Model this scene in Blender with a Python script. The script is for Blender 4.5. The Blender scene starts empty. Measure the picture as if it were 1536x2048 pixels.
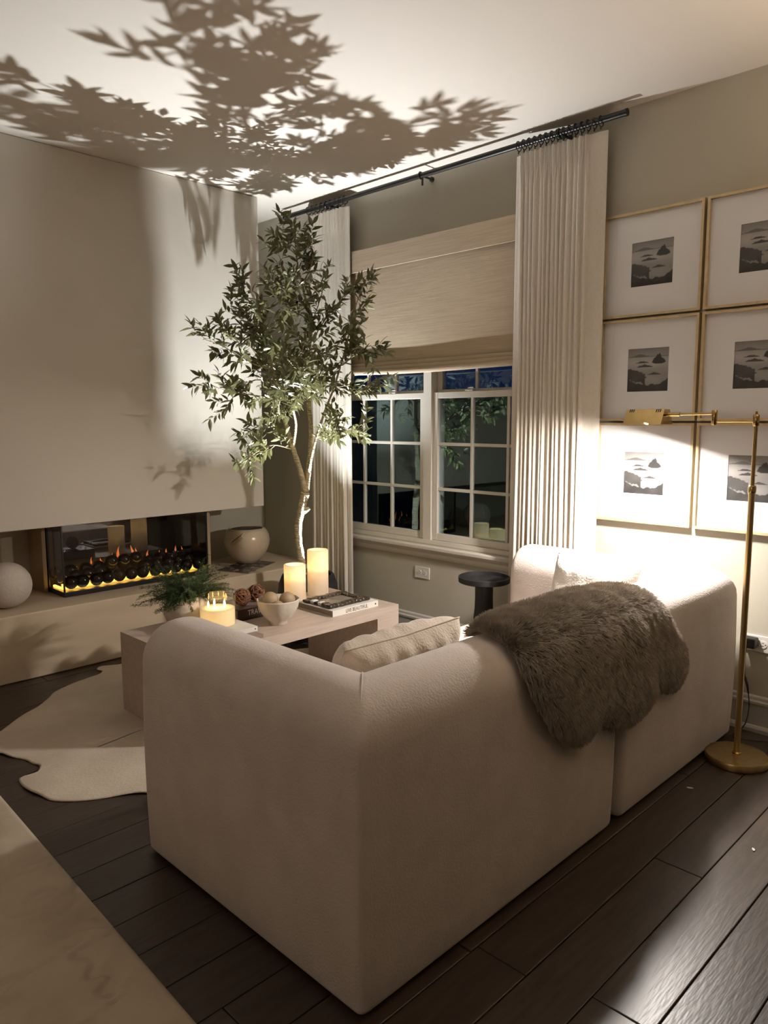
import bpy, bmesh, math, random
import numpy as np
from mathutils import Vector, Matrix, noise as mnoise

random.seed(7)
rng = np.random.default_rng(7)
PI = math.pi
scene = bpy.context.scene
COL = scene.collection

# ------------------------------------------------------------------ camera
def set_camera():
    yaw, pitch, roll, fpx = math.radians(134.750275), math.radians(7.0629), math.radians(-0.1109), 1495.645
    f = Vector((math.cos(yaw)*math.cos(pitch), math.sin(yaw)*math.cos(pitch), -math.sin(pitch)))
    r = f.cross(Vector((0, 0, 1))).normalized()
    u = r.cross(f)
    r2 = math.cos(roll)*r + math.sin(roll)*u
    u2 = -math.sin(roll)*r + math.cos(roll)*u
    cam = bpy.data.cameras.new('camera')
    cam.sensor_fit = 'VERTICAL'
    cam.sensor_height = 24.0
    cam.lens = 24.0*fpx/2048.0
    cam.clip_start = 0.02
    ob = bpy.data.objects.new('camera', cam)
    COL.objects.link(ob)
    m = Matrix((r2, u2, -f)).transposed().to_4x4()
    m.translation = Vector((4.0535, -3.334, 1.34))
    ob.matrix_world = m
    scene.camera = ob
set_camera()

# ------------------------------------------------------------------ world, exposure, added fill lights
scene.view_settings.view_transform = 'Standard'
scene.view_settings.look = 'None'
scene.view_settings.gamma = 1.0
scene.view_settings.use_curve_mapping = False
scene.view_settings.exposure = 0.46

w = bpy.data.worlds.new('night')
scene.world = w
w.use_nodes = True
bg = w.node_tree.nodes['Background']
bg.inputs['Color'].default_value = (0.010, 0.028, 0.12, 1)
bg.inputs['Strength'].default_value = 0.22
try:
    scene.cycles.caustics_reflective = False
    scene.cycles.caustics_refractive = False
    scene.cycles.use_light_tree = False
    scene.cycles.max_bounces = 5
    scene.cycles.diffuse_bounces = 4
    scene.cycles.glossy_bounces = 2
    scene.cycles.transparent_max_bounces = 12
    scene.cycles.sample_clamp_indirect = 4.0
except Exception:
    pass

def light(name, kind, loc, power, color, **kw):
    d = bpy.data.lights.new(name, kind)
    d.energy = power
    d.color = color
    for k, v in kw.items():
        if k != 'rot':
            setattr(d, k, v)
    o = bpy.data.objects.new(name, d)
    o.location = loc
    if 'rot' in kw:
        o.rotation_euler = kw['rot']
    COL.objects.link(o)
    return o

# added warm fill light behind the camera, given the form of a pendant
light('pendant_fill', 'POINT', (3.0, -5.2, 2.1), 18, (1.0, 0.80, 0.62), shadow_soft_size=0.22)
# added spot out of view, in torchiere form, to brighten the ceiling
light('torchiere_fill', 'SPOT', (4.2, -0.75, 1.80), 98, (1.0, 0.80, 0.60), spot_size=math.radians(150), spot_blend=1.0, shadow_soft_size=0.10, rot=(math.radians(180), 0, 0))
UP_POWER = 275      # uplight at the tree
LAMP_POWER = 31    # reading lamp

# ------------------------------------------------------------------ material helpers
MATS = {}
def mat(name, col, rough=0.6, metal=0.0, col2=None, nscale=6.0, stretch=(1, 1, 1), bump=0.0, bscale=80.0,
        detail=4.0, spec=0.5, sheen=0.0, trans=0.0, emit=None, estr=0.0, bstretch=None, lo=0.35, hi=0.65):
    if name in MATS:
        return MATS[name]
    m = bpy.data.materials.new(name)
    m.use_nodes = True
    nt = m.node_tree
    N, L = nt.nodes, nt.links
    b = N['Principled BSDF']
    b.inputs['Roughness'].default_value = rough
    b.inputs['Metallic'].default_value = metal
    b.inputs['Specular IOR Level'].default_value = spec
    if sheen:
        b.inputs['Sheen Weight'].default_value = sheen
        b.inputs['Sheen Roughness'].default_value = 0.4
    tc = N.new('ShaderNodeTexCoord')
    c2 = col2 if col2 is not None else tuple(c*0.9 for c in col)
    mp = N.new('ShaderNodeMapping')
    mp.inputs['Scale'].default_value = stretch
    L.new(tc.outputs['Object'], mp.inputs['Vector'])
    nz = N.new('ShaderNodeTexNoise')
    nz.inputs['Scale'].default_value = nscale
    nz.inputs['Detail'].default_value = min(detail, 4.0)
    L.new(mp.outputs['Vector'], nz.inputs['Vector'])
    rp = N.new('ShaderNodeValToRGB')
    rp.color_ramp.elements[0].position = lo
    rp.color_ramp.elements[1].position = hi
    rp.color_ramp.elements[0].color = (*c2, 1)
    rp.color_ramp.elements[1].color = (*col, 1)
    L.new(nz.outputs['Fac'], rp.inputs['Fac'])
    L.new(rp.outputs['Color'], b.inputs['Base Color'])
    if bump:
        mp2 = N.new('ShaderNodeMapping')
        mp2.inputs['Scale'].default_value = bstretch or stretch
        L.new(tc.outputs['Object'], mp2.inputs['Vector'])
        n2 = N.new('ShaderNodeTexNoise')
        n2.inputs['Scale'].default_value = bscale
        n2.inputs['Detail'].default_value = 1.5
        L.new(mp2.outputs['Vector'], n2.inputs['Vector'])
        bp = N.new('ShaderNodeBump')
        bp.inputs['Strength'].default_value = bump
        bp.inputs['Distance'].default_value = 0.01
        L.new(n2.outputs['Fac'], bp.inputs['Height'])
        L.new(bp.outputs['Normal'], b.inputs['Normal'])
    if emit:
        b.inputs['Emission Color'].default_value = (*emit, 1)
        b.inputs['Emission Strength'].default_value = estr
    if trans:
        out = N['Material Output']
        tr = N.new('ShaderNodeBsdfTranslucent')
        L.new(rp.outputs['Color'], tr.inputs['Color'])
        mx = N.new('ShaderNodeMixShader')
        mx.inputs[0].default_value = trans
        L.new(b.outputs[0], mx.inputs[1])
        L.new(tr.outputs[0], mx.inputs[2])
        L.new(mx.outputs[0], out.inputs['Surface'])
    MATS[name] = m
    return m

def glass_mat(name, tint, refl, base_refl, dark=(1, 1, 1)):
    """thin pane: part mirror, part clear"""
    m = bpy.data.materials.new(name)
    m.use_nodes = True
    nt = m.node_tree
    N, L = nt.nodes, nt.links
    N.remove(N['Principled BSDF'])
    out = N['Material Output']
    t = N.new('ShaderNodeBsdfTransparent'); t.inputs[0].default_value = (*dark, 1)
    g = N.new('ShaderNodeBsdfGlossy'); g.inputs['Color'].default_value = (*tint, 1); g.inputs['Roughness'].default_value = 0.0
    lw = N.new('ShaderNodeLayerWeight'); lw.inputs['Blend'].default_value = 0.5
    fr = N.new('ShaderNodeMath'); fr.operation = 'POWER'; fr.inputs[1].default_value = 4.0
    L.new(lw.outputs['Facing'], fr.inputs[0])
    ma = N.new('ShaderNodeMath'); ma.operation = 'MULTIPLY_ADD'
    ma.inputs[1].default_value = refl; ma.inputs[2].default_value = base_refl
    ma.use_clamp = True
    L.new(fr.outputs[0], ma.inputs[0])
    mx = N.new('ShaderNodeMixShader')
    L.new(ma.outputs[0], mx.inputs[0]); L.new(t.outputs[0], mx.inputs[1]); L.new(g.outputs[0], mx.inputs[2])
    L.new(mx.outputs[0], out.inputs['Surface'])
    MATS[name] = m
    return m

def emis_mat(name, col, strength):
    m = bpy.data.materials.new(name)
    m.use_nodes = True
    nt = m.node_tree
    N, L = nt.nodes, nt.links
    b = N['Principled BSDF']
    b.inputs['Base Color'].default_value = (*col, 1)
    tc = N.new('ShaderNodeTexCoord'); nz = N.new('ShaderNodeTexNoise'); nz.inputs['Scale'].default_value = 30
    L.new(tc.outputs['Object'], nz.inputs['Vector'])
    mr = N.new('ShaderNodeMapRange'); mr.inputs[3].default_value = strength*0.6; mr.inputs[4].default_value = strength*1.3
    L.new(nz.outputs['Fac'], mr.inputs[0])
    b.inputs['Emission Color'].default_value = (*col, 1)
    L.new(mr.outputs[0], b.inputs['Emission Strength'])
    MATS[name] = m
    return m

M_wall = mat('paint_greige', (0.49, 0.46, 0.38), 0.75, col2=(0.475, 0.445, 0.365), nscale=2.0, bump=0.04, bscale=250)
M_ceil = mat('paint_ceiling', (0.72, 0.66, 0.585), 0.85, col2=(0.70, 0.64, 0.565), nscale=1.5, bump=0.02, bscale=200)
M_plaster = mat('plaster', (0.66, 0.605, 0.52), 0.8, col2=(0.61, 0.555, 0.475), nscale=1.3, detail=8, bump=0.06, bscale=14)
M_bench = mat('limewash_bench', (0.60, 0.49, 0.36), 0.75, col2=(0.50, 0.40, 0.285), nscale=3.0, detail=8, stretch=(1, 0.4, 2.5), bump=0.06, bscale=20)
M_chase = mat('oak_panel', (0.40, 0.29, 0.18), 0.6, col2=(0.33, 0.235, 0.14), nscale=10, stretch=(1, 1, 0.1))
M_trim = mat('trim_white', (0.66, 0.62, 0.55), 0.4, col2=(0.64, 0.60, 0.53), nscale=3)
M_base = mat('baseboard_grey', (0.50, 0.485, 0.46), 0.4, nscale=3)
M_sofa = mat('cream_velvet', (0.66, 0.585, 0.54), 0.9, col2=(0.60, 0.53, 0.485), nscale=9, detail=8, bump=0.15, bscale=160, sheen=0.25, spec=0.15)
M_pillow = mat('cream_chenille', (0.62, 0.54, 0.45), 0.95, col2=(0.56, 0.485, 0.40), nscale=14, bump=0.25, bscale=140, sheen=0.3, spec=0.1)
M_whitepil = mat('white_cotton', (0.80, 0.76, 0.70), 0.9, nscale=10, bump=0.2, bscale=120, spec=0.1)
M_curtain = mat('linen_curtain', (0.80, 0.735, 0.64), 0.9, col2=(0.73, 0.665, 0.575), nscale=60, stretch=(6, 6, 1), bump=0.15, bscale=260, spec=0.1, trans=0.12)
M_shade = mat('woven_shade', (0.50, 0.40, 0.29), 0.85, col2=(0.44, 0.345, 0.245), nscale=40, stretch=(0.12, 1, 4.5), detail=6, bump=0.07, bscale=60, bstretch=(0.1, 1, 5), spec=0.1)
M_black = mat('black_metal', (0.012, 0.011, 0.010), 0.35, nscale=20)
M_blackm = mat('black_matte', (0.018, 0.017, 0.018), 0.5, nscale=20, bump=0.05)
M_brass = mat('brass', (0.62, 0.44, 0.19), 0.22, metal=1.0, col2=(0.55, 0.38, 0.15), nscale=30)
M_brassd = mat('brass_brushed', (0.56, 0.41, 0.19), 0.33, metal=1.0, col2=(0.48, 0.34, 0.15), nscale=40, stretch=(1, 1, 0.2))
M_goldfr = mat('gold_frame', (0.66, 0.52, 0.31), 0.4, metal=0.35, col2=(0.58, 0.45, 0.26), nscale=30)
M_mat = mat('mat_board', (0.90, 0.895, 0.90), 0.8, nscale=4, col2=(0.89, 0.885, 0.89))
M_table = mat('taupe_wood', (0.52, 0.42, 0.355), 0.5, col2=(0.45, 0.36, 0.30), nscale=9, stretch=(8, 0.6, 8), detail=6, bump=0.06, bscale=60, bstretch=(8, 0.5, 8))
M_cow = mat('cowhide', (0.60, 0.52, 0.42), 0.95, col2=(0.47, 0.40, 0.315), nscale=3.0, detail=8, bump=0.4, bscale=90, bstretch=(3, 1, 1), spec=0.08, sheen=0.2)
M_rug = mat('cream_rug', (0.50, 0.425, 0.33), 0.95, col2=(0.43, 0.36, 0.275), nscale=5.0, detail=8, bump=0.6, bscale=16, spec=0.05)
M_ceram = mat('matte_ceramic', (0.60, 0.53, 0.46), 0.75, col2=(0.52, 0.455, 0.39), nscale=5, bump=0.2, bscale=60)
M_stone = mat('stone_bowl', (0.66, 0.60, 0.52), 0.7, col2=(0.56, 0.50, 0.42), nscale=7, detail=8, bump=0.2, bscale=30)
M_glaze = mat('glazed_clay', (0.60, 0.49, 0.36), 0.25, col2=(0.52, 0.42, 0.30), nscale=6, bump=0.03)
M_woodball = mat('beech', (0.40, 0.29, 0.17), 0.6, col2=(0.33, 0.235, 0.135), nscale=8, stretch=(1, 1, 4))
M_twig = mat('red_twig', (0.27, 0.115, 0.06), 0.7, col2=(0.16, 0.065, 0.035), nscale=30)
M_bark = mat('pale_bark', (0.50, 0.41, 0.26), 0.8, col2=(0.28, 0.215, 0.12), nscale=30, stretch=(1, 1, 5), detail=6, bump=0.9, bscale=25, bstretch=(1, 1, 6))
M_leaf = mat('olive_leaf', (0.22, 0.22, 0.10), 0.28, col2=(0.12, 0.125, 0.05), nscale=6, spec=0.7, trans=0.22)
M_olive = mat('olive_fruit', (0.012, 0.010, 0.014), 0.25, nscale=10)
M_fern = mat('fern_green', (0.045, 0.085, 0.02), 0.6, col2=(0.02, 0.045, 0.01), nscale=9)
M_soil = mat('moss', (0.06, 0.045, 0.03), 0.9, col2=(0.03, 0.022, 0.015), nscale=30, bump=0.8, bscale=40)
M_paperw = mat('book_white', (0.72, 0.69, 0.63), 0.5, nscale=6)
M_pages = mat('book_pages', (0.36, 0.30, 0.23), 0.8, col2=(0.26, 0.21, 0.16), nscale=20, stretch=(1, 1, 30))
M_bookdark = mat('book_dark', (0.045, 0.022, 0.016), 0.35, nscale=8)
M_bookmauve = mat('book_cover_mauve', (0.32, 0.25, 0.24), 0.3, col2=(0.16, 0.11, 0.10), nscale=14)
M_booktaupe = mat('book_taupe', (0.26, 0.19, 0.14), 0.5, nscale=8)
M_mag = mat('magazine_print', (0.22, 0.18, 0.16), 0.25, col2=(0.02, 0.016, 0.015), nscale=22, detail=3, lo=0.42, hi=0.6)
M_ink = mat('ink_black', (0.02, 0.018, 0.016), 0.5)
M_inkw = mat('ink_white', (0.75, 0.72, 0.68), 0.5)
M_gold = mat('gold_leaf', (0.30, 0.19, 0.06), 0.3, metal=0.7)
M_horn = mat('dark_shell', (0.085, 0.055, 0.033), 0.35, col2=(0.018, 0.012, 0.008), nscale=40, detail=6, bump=0.5, bscale=70)
M_hornin = mat('grey_shell', (0.30, 0.25, 0.20), 0.3, col2=(0.17, 0.14, 0.115), nscale=14)
M_alab = mat('alabaster', (0.90, 0.86, 0.80), 0.45, col2=(0.80, 0.70, 0.58), nscale=13, detail=8, trans=0.55, lo=0.25, hi=0.5)
M_wax = mat('cream_wax', (0.88, 0.82, 0.68), 0.5, nscale=4, trans=0.45)
M_plate = mat('outlet_plate', (0.74, 0.71, 0.65), 0.35, nscale=4)
M_slot = mat('outlet_slot', (0.05, 0.045, 0.04), 0.5)
M_led = emis_mat('led_panel', (1.0, 0.93, 0.84), 12)
M_flame = emis_mat('flame_tip', (1.0, 0.60, 0.18), 14)
M_fire = emis_mat('fire_flame', (1.0, 0.27, 0.06), 0.42)
M_ember = emis_mat('ember_bed', (1.0, 0.55, 0.07), 4.0)
M_coal = mat('black_glass_ball', (0.018, 0.014, 0.012), 0.18, nscale=8)
M_fbox = mat('firebox_black', (0.008, 0.007, 0.006), 0.3, nscale=8)
M_paper = mat('paper_scrap', (0.7, 0.66, 0.6), 0.8)
M_ground = mat('night_lawn', (0.03, 0.035, 0.03), 0.9, nscale=3)
G_win = glass_mat('window_glass', (0.66, 0.95, 1.0), 0.9, 0.16, (0.8, 0.9, 0.95))
G_pic = glass_mat('picture_glass', (1, 1, 1), 0.8, 0.035)
G_fire = glass_mat('fire_glass', (1, 0.98, 0.95), 0.9, 0.08, (0.78, 0.74, 0.72))
G_jar = glass_mat('jar_glass', (1, 0.97, 0.9), 0.8, 0.03)

def print_mat():
    m = bpy.data.materials.new('seascape_print')
    m.use_nodes = True
    N, L = m.node_tree.nodes, m.node_tree.links
    a = N.new('ShaderNodeAttribute'); a.attribute_name = 'tone'
    L.new(a.outputs['Color'], N['Principled BSDF'].inputs['Base Color'])
    N['Principled BSDF'].inputs['Roughness'].default_value = 0.6
    return m
M_print = print_mat()

def plank_mat(k):
    base = [(0.050, 0.033, 0.024), (0.042, 0.027, 0.019), (0.060, 0.042, 0.031), (0.047, 0.031, 0.023)][k]
    return mat('dark_oak_%s' % 'abcd'[k], base, 0.37, col2=tuple(c*0.55 for c in base), nscale=7+k, stretch=(7, 0.7, 1), detail=8,
               bump=0.07, bscale=30, bstretch=(4, 0.7, 1), spec=0.65)
M_planks = [plank_mat(k) for k in range(4)]

# ------------------------------------------------------------------ mesh helpers
class MB:
    def __init__(s):
        s.v, s.f = [], []
    def add(s, vs, fs):
        o = len(s.v)
        s.v += [tuple(p) for p in vs]
        s.f += [tuple(i+o for i in q) for q in fs]
        return s
    def box(s, x0, x1, y0, y1, z0, z1):
        v = [(x0, y0, z0), (x1, y0, z0), (x1, y1, z0), (x0, y1, z0), (x0, y0, z1), (x1, y0, z1), (x1, y1, z1), (x0, y1, z1)]
        return s.add(v, [(3, 2, 1, 0), (4, 5, 6, 7), (0, 1, 5, 4), (1, 2, 6, 5), (2, 3, 7, 6), (3, 0, 4, 7)])
    def bbox(s, x0, x1, y0, y1, z0, z1, b=0.004):
        """box with bevelled edges"""
        bm = bmesh.new()
        bmesh.ops.create_cube(bm, size=1)
        for q in bm.verts:
            q.co = ((x0+x1)/2+q.co.x*(x1-x0), (y0+y1)/2+q.co.y*(y1-y0), (z0+z1)/2+q.co.z*(z1-z0))
        bmesh.ops.bevel(bm, geom=list(bm.edges), offset=b, segments=2, profile=0.5, affect='EDGES')
        bm.verts.index_update()
        s.add([q.co[:] for q in bm.verts], [[q.index for q in f.verts] for f in bm.faces])
        bm.free()
        return s
    def lathe(s, prof, c=(0, 0, 0), n=40, axis='z', wob=None):
        """prof: list of (r,h); closed at ends where r==0"""
        vs, fs = [], []
        for (r, h) in prof:
            for i in range(n):
                a = 2*PI*i/n
                rr = r*(wob(a, h) if wob else 1)
                x, y = rr*math.cos(a), rr*math.sin(a)
                if axis == 'z': p = (x, y, h)
                elif axis == 'x': p = (h, x, y)
                else: p = (y, h, x)
                vs.append((p[0]+c[0], p[1]+c[1], p[2]+c[2]))
        for j in range(len(prof)-1):
            for i in range(n):
                k = (i+1) % n
                fs.append((j*n+i, j*n+k, (j+1)*n+k, (j+1)*n+i))
        fs.append(tuple(range(n-1, -1, -1)))
        fs.append(tuple((len(prof)-1)*n+i for i in range(n)))
        return s.add(vs, fs)
    def tube(s, pts, rad, n=8, cap=True):
        pts = [Vector(p) for p in pts]
        if not isinstance(rad, (list, tuple)):
            rad = [rad]*len(pts)
        vs, fs = [], []
        up = None
        for i, p in enumerate(pts):
            d = (pts[min(i+1, len(pts)-1)]-pts[max(i-1, 0)])
            d = d.normalized() if d.length > 1e-9 else Vector((0, 0, 1))
            if up is None:
                up = Vector((0, 0, 1)) if abs(d.z) < 0.9 else Vector((1, 0, 0))
            a = d.cross(up)
            a = a.normalized() if a.length > 1e-6 else d.orthogonal().normalized()
            b = a.cross(d).normalized()
            up = b
            for k in range(n):
                t = 2*PI*k/n
                vs.append((p+rad[i]*(math.cos(t)*a+math.sin(t)*b))[:])
        for j in range(len(pts)-1):
            for k in range(n):
                l = (k+1) % n
                fs.append((j*n+k, j*n+l, (j+1)*n+l, (j+1)*n+k))
        if cap:
            fs.append(tuple(range(n-1, -1, -1)))
            fs.append(tuple((len(pts)-1)*n+k for k in range(n)))
        return s.add(vs, fs)
    def grid(s, rows, closed=False):
        """rows: list of lists of points"""
        n = len(rows[0])
        vs = [p for r in rows for p in r]
        fs = []
        for j in range(len(rows)-1):
            for i in range(n if closed else n-1):
                k = (i+1) % n
                fs.append((j*n+i, j*n+k, (j+1)*n+k, (j+1)*n+i))
        return s.add(vs, fs)
    def prism(s, poly, axis, a, b):
        """poly 2D extruded along an axis from a to b; poly coordinates are the other two axes in order"""
        def P(u, v, t):
            return {'x': (t, u, v), 'y': (u, t, v), 'z': (u, v, t)}[axis]
        n = len(poly)
        vs = [P(u, v, a) for u, v in poly]+[P(u, v, b) for u, v in poly]
        fs = [tuple(range(n-1, -1, -1)), tuple(range(n, 2*n))]
        fs += [(i, (i+1) % n, n+(i+1) % n, n+i) for i in range(n)]
        return s.add(vs, fs)
    def rbox(s, c, size, r, n=10, fn=None):
        """soft box: cube grid pulled to a rounded box"""
        hx, hy, hz = size[0]/2, size[1]/2, size[2]/2
        bm = bmesh.new()
        bmesh.ops.create_cube(bm, size=2)
        bmesh.ops.subdivide_edges(bm, edges=list(bm.edges), cuts=n, use_grid_fill=True)
        def warp(t, h):
            # concentrate samples near the edges
            return math.copysign(1-(1-abs(t))**1.6, t)
        for q in bm.verts:
            p = Vector((warp(q.co.x, hx)*hx, warp(q.co.y, hy)*hy, warp(q.co.z, hz)*hz))
            cl = Vector((max(-hx+r, min(hx-r, p.x)), max(-hy+r, min(hy-r, p.y)), max(-hz+r, min(hz-r, p.z))))
            d = p-cl
            if d.length > 1e-7:
                p = cl+d.normalized()*r
            if fn: p = fn(p)
            q.co = p+Vector(c)
        bm.verts.index_update()
        s.add([q.co[:] for q in bm.verts], [[q.index for q in f.verts] for f in bm.faces])
        bm.free()
        return s

def wloc(o):
    v = Vector((0, 0, 0))
    while o is not None:
        v += Vector(o.location)
        o = o.parent
    return v

def fix_mesh(me, smooth):
    bm = bmesh.new()
    bm.from_mesh(me)
    bmesh.ops.recalc_face_normals(bm, faces=bm.faces)
    bm.to_mesh(me)
    bm.free()
    if smooth:
        me.polygons.foreach_set('use_smooth', [True]*len(me.polygons))
        if smooth is not True:
            me.set_sharp_from_angle(angle=math.radians(smooth))

def mesh(name, mb, m, parent=None, smooth=False, loc=None, recalc=True):
    """a mesh object; mb vertices are world coordinates, the origin goes to loc (default: first-vertex box centre base)"""
    pl = wloc(parent) if parent is not None else Vector((0, 0, 0))
    v = np.array(mb.v, dtype=float)
    if parent is None:
        o = np.array(loc if loc is not None else [(v[:, 0].min()+v[:, 0].max())/2, (v[:, 1].min()+v[:, 1].max())/2, v[:, 2].min()])
    else:
        o = np.array(pl)
    me = bpy.data.meshes.new(name)
    me.from_pydata((v-o).tolist(), [], mb.f)
    if recalc:
        fix_mesh(me, smooth)
    me.materials.append(m)
    ob = bpy.data.objects.new(name, me)
    COL.objects.link(ob)
    if parent is not None:
        ob.parent = parent
    else:
        ob.location = o
    return ob

def tag(o, label, cat, group=None):
    o['label'] = label
    o['category'] = cat
    if group: o['group'] = group
    return o

def struct(o):
    o['kind'] = 'structure'
    return o

def thing(name, loc, label, cat, group=None):
    o = bpy.data.objects.new(name, None)
    o.empty_display_size = 0.05
    o.location = loc
    COL.objects.link(o)
    return tag(o, label, cat, group)

def text_mb(body, size, xscale, origin, ux, uy, extrude=0.0004, shear=0.0):
    """lettering as mesh; origin = left baseline, ux/uy = world directions"""
    cu = bpy.data.curves.new('lettering', 'FONT')
    cu.body = body
    cu.size = size
    cu.extrude = extrude
    cu.resolution_u = 3
    ob = bpy.data.objects.new('lettering', cu)
    me = bpy.data.meshes.new_from_object(ob)
    ux, uy = Vector(ux), Vector(uy)
    n = ux.cross(uy)
    vs = [(Vector(origin)+ux*(q.co.x*xscale)+uy*q.co.y+n*q.co.z)[:] for q in me.vertices]
    fs = [tuple(p.vertices) for p in me.polygons]
    bpy.data.objects.remove(ob)
    bpy.data.curves.remove(cu)
    bpy.data.meshes.remove(me)
    mb = MB()
    mb.add(vs, fs)
    return mb

# ------------------------------------------------------------------ room shell
H = 2.74
XL, XR, YB = -0.52, 6.2, -5.8
floor = struct(mesh('floor', MB().box(XL, XR, YB, 0.0, -0.12, -0.012), M_planks[1]))
# planks run along y; widths about 15 cm
def planks():
    n = 0
    x = 0.04-0.147*4
    rw = 0.147
    while x < XR:
        y = YB-random.random()*1.2
        while y < 0:
            ln = random.choice([0.9, 1.2, 1.5, 1.8])*random.uniform(0.85, 1.1)
            y0, y1 = max(y, YB), min(y+ln, -0.012)
            if y1-y0 > 0.05 and x+rw > XL+0.02:
                mb = MB().bbox(max(x, XL)+0.0012, min(x+rw, XR)-0.0012, y0+0.0012, y1-0.0012, -0.0119, random.uniform(-0.0012, 0.0006), 0.0022)
                mesh('plank', mb, M_planks[random.randrange(4)], floor)
                n += 1
            y += ln
        x += rw
planks()
ceiling = struct(mesh('ceiling', MB().box(XL, XR, YB, 0.0, H, H+0.1), M_ceil))
struct(mesh('wall_left', MB().box(XL-0.12, XL, YB, 0.14, 0, H), M_wall))
struct(mesh('wall_back', MB().box(XL-0.12, XR+0.12, YB-0.12, YB, 0, H), M_wall))
struct(mesh('wall_right', MB().box(XR, XR+0.12, YB, 0.14, 0, H), M_wall))
# window wall with the opening
WX0, WX1, WZ0, WZ1 = 0.24, 1.975, 0.60, 2.33
struct(mesh('wall_window', MB().box(XL, WX0, 0, 0.14, 0, H).box(WX1, XR, 0, 0.14, 0, H).box(WX0, WX1, 0, 0.14, 0, WZ0).box(WX0, WX1, 0, 0.14, WZ1, H), M_wall))
# chimney breast floating over the hearth
struct(mesh('wall_chimney_breast', MB().bbox(XL+0.001, 0.0, -4.2, -0.38, 0.77, H-0.001, 0.004), M_plaster))
# outside, night
struct(mesh('ground', MB().box(-14, 16, 0.3, 30, -0.6, -0.5), M_ground))

def hedge():
    rows = []
    for i in range(60):
        x = -11+i*0.45
        top = 1.75+0.35*mnoise.noise(Vector((i*0.35, 0, 0)))+0.12*mnoise.noise(Vector((i*1.7, 4, 0)))
        rows.append([(x, 6.0+0.3*mnoise.noise(Vector((i, t*3, 1))), -0.5+(top+0.5)*t) for t in np.linspace(0, 1, 9)]+[(x, 6.7, top), (x, 7.0, -0.5)])
    o = mesh('garden_hedge', MB().grid(rows), mat('night_hedge', (0.02, 0.028, 0.02), 0.9, nscale=9, bump=1.0, bscale=8), smooth=True)
    tag(o, 'dark garden hedge beyond the window at night', 'hedge')
hedge()

# baseboard along window wall
def baseboard(name, x0, x1, along='x', at=0.0, sgn=-1):
    prof = [(0, 0), (0.030, 0), (0.030, 0.016), (0.024, 0.026), (0.016, 0.028), (0.016, 0.118), (0.021, 0.122), (0.021, 0.132), (0.014, 0.138), (0.012, 0.150), (0.006, 0.156), (0, 0.156)]
    if along == 'x':
        poly = [(at+sgn*d, z) for d, z in prof]
        return struct(mesh(name, MB().prism(poly, 'x', x0, x1), M_base))
    poly = [(at+sgn*d, z) for d, z in prof]
    return struct(mesh(name, MB().prism(poly, 'y', x0, x1), M_base))
baseboard('baseboard_window', 0.105, XR-0.002)
baseboard('baseboard_back', XL+0.002, XR-0.002, at=YB, sgn=1)
baseboard('baseboard_right', YB+0.032, -0.032, along='y', at=XR, sgn=-1)

# ------------------------------------------------------------------ window
win = bpy.data.objects.new('window_1', None)
win.location = (1.1, 0.0, 0.60)
COL.objects.link(win)
struct(win)
f = MB()
f.box(WX0, WX0+0.035, 0.0, 0.13, WZ0, WZ1).box(WX1-0.035, WX1, 0.0, 0.13, WZ0, WZ1).box(WX0+0.035, WX1-0.035, 0.0, 0.13, WZ1-0.035, WZ1)
f.box(WX0+0.035, WX1-0.035, 0.0, 0.13, WZ0, WZ0+0.022)
f.box(1.075, 1.135, 0.004, 0.13, WZ0+0.022, WZ1-0.035)
mesh('window_frame', f, M_trim, win)
stool = MB().bbox(0.16, 2.06, -0.045, -0.001, 0.566, 0.592, 0.006)
mesh('window_stool', stool, M_trim, win)
ap = [(-0.001, 0.515), (-0.014, 0.515), (-0.018, 0.528), (-0.018, 0.545), (-0.026, 0.552), (-0.030, 0.5655), (-0.001, 0.5655)]
mesh('window_apron', MB().prism(ap, 'x', 0.19, 2.03), M_trim, win)
def sash(x0, x1, z0, z1, y, rows, cols, st=0.036, bot=0.042, top=0.036):
    """sash with stiles and rails; children: muntin bars and one pane per light"""
    g = MB()
    th = 0.032
    g.bbox(x0, x0+st, y, y+th, z0, z1, 0.003).bbox(x1-st, x1, y, y+th, z0, z1, 0.003)
    g.bbox(x0+st-0.002, x1-st+0.002, y+0.001, y+th-0.001, z0, z0+bot, 0.003).bbox(x0+st-0.002, x1-st+0.002, y+0.001, y+th-0.001, z1-top, z1, 0.003)
    so = mesh('sash', g, M_trim, win)
    gx0, gx1, gz0, gz1 = x0+st, x1-st, z0+bot, z1-top
    mw = 0.009
    for i in range(1, cols):
        xc = gx0+(gx1-gx0)*i/cols
        mesh('muntin', MB().bbox(xc-mw, xc+mw, y+0.006, y+th-0.006, gz0, gz1, 0.002), M_trim, so)
    for j in range(1, rows):
        zc = gz0+(gz1-gz0)*j/rows
        mesh('muntin', MB().bbox(gx0, gx1, y+0.007, y+th-0.007, zc-mw, zc+mw, 0.002), M_trim, so)
    for i in range(cols):
        for j in range(rows):
            a0, a1 = gx0+(gx1-gx0)*i/cols, gx0+(gx1-gx0)*(i+1)/cols
            b0, b1 = gz0+(gz1-gz0)*j/rows, gz0+(gz1-gz0)*(j+1)/rows
            mesh('pane', MB().add([(a0, y+0.017, b0), (a1, y+0.017, b0), (a1, y+0.017, b1), (a0, y+0.017, b1)], [(0, 1, 2, 3)]), G_win, so)
    return so
for (a, b) in ((0.262, 1.072), (1.138, 1.954)):
    sash(a, b, 0.623, 1.497, 0.018, 3, 3)
    sash(a, b, 1.470, 2.295, 0.056, 3, 3)
lk = MB()
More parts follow.
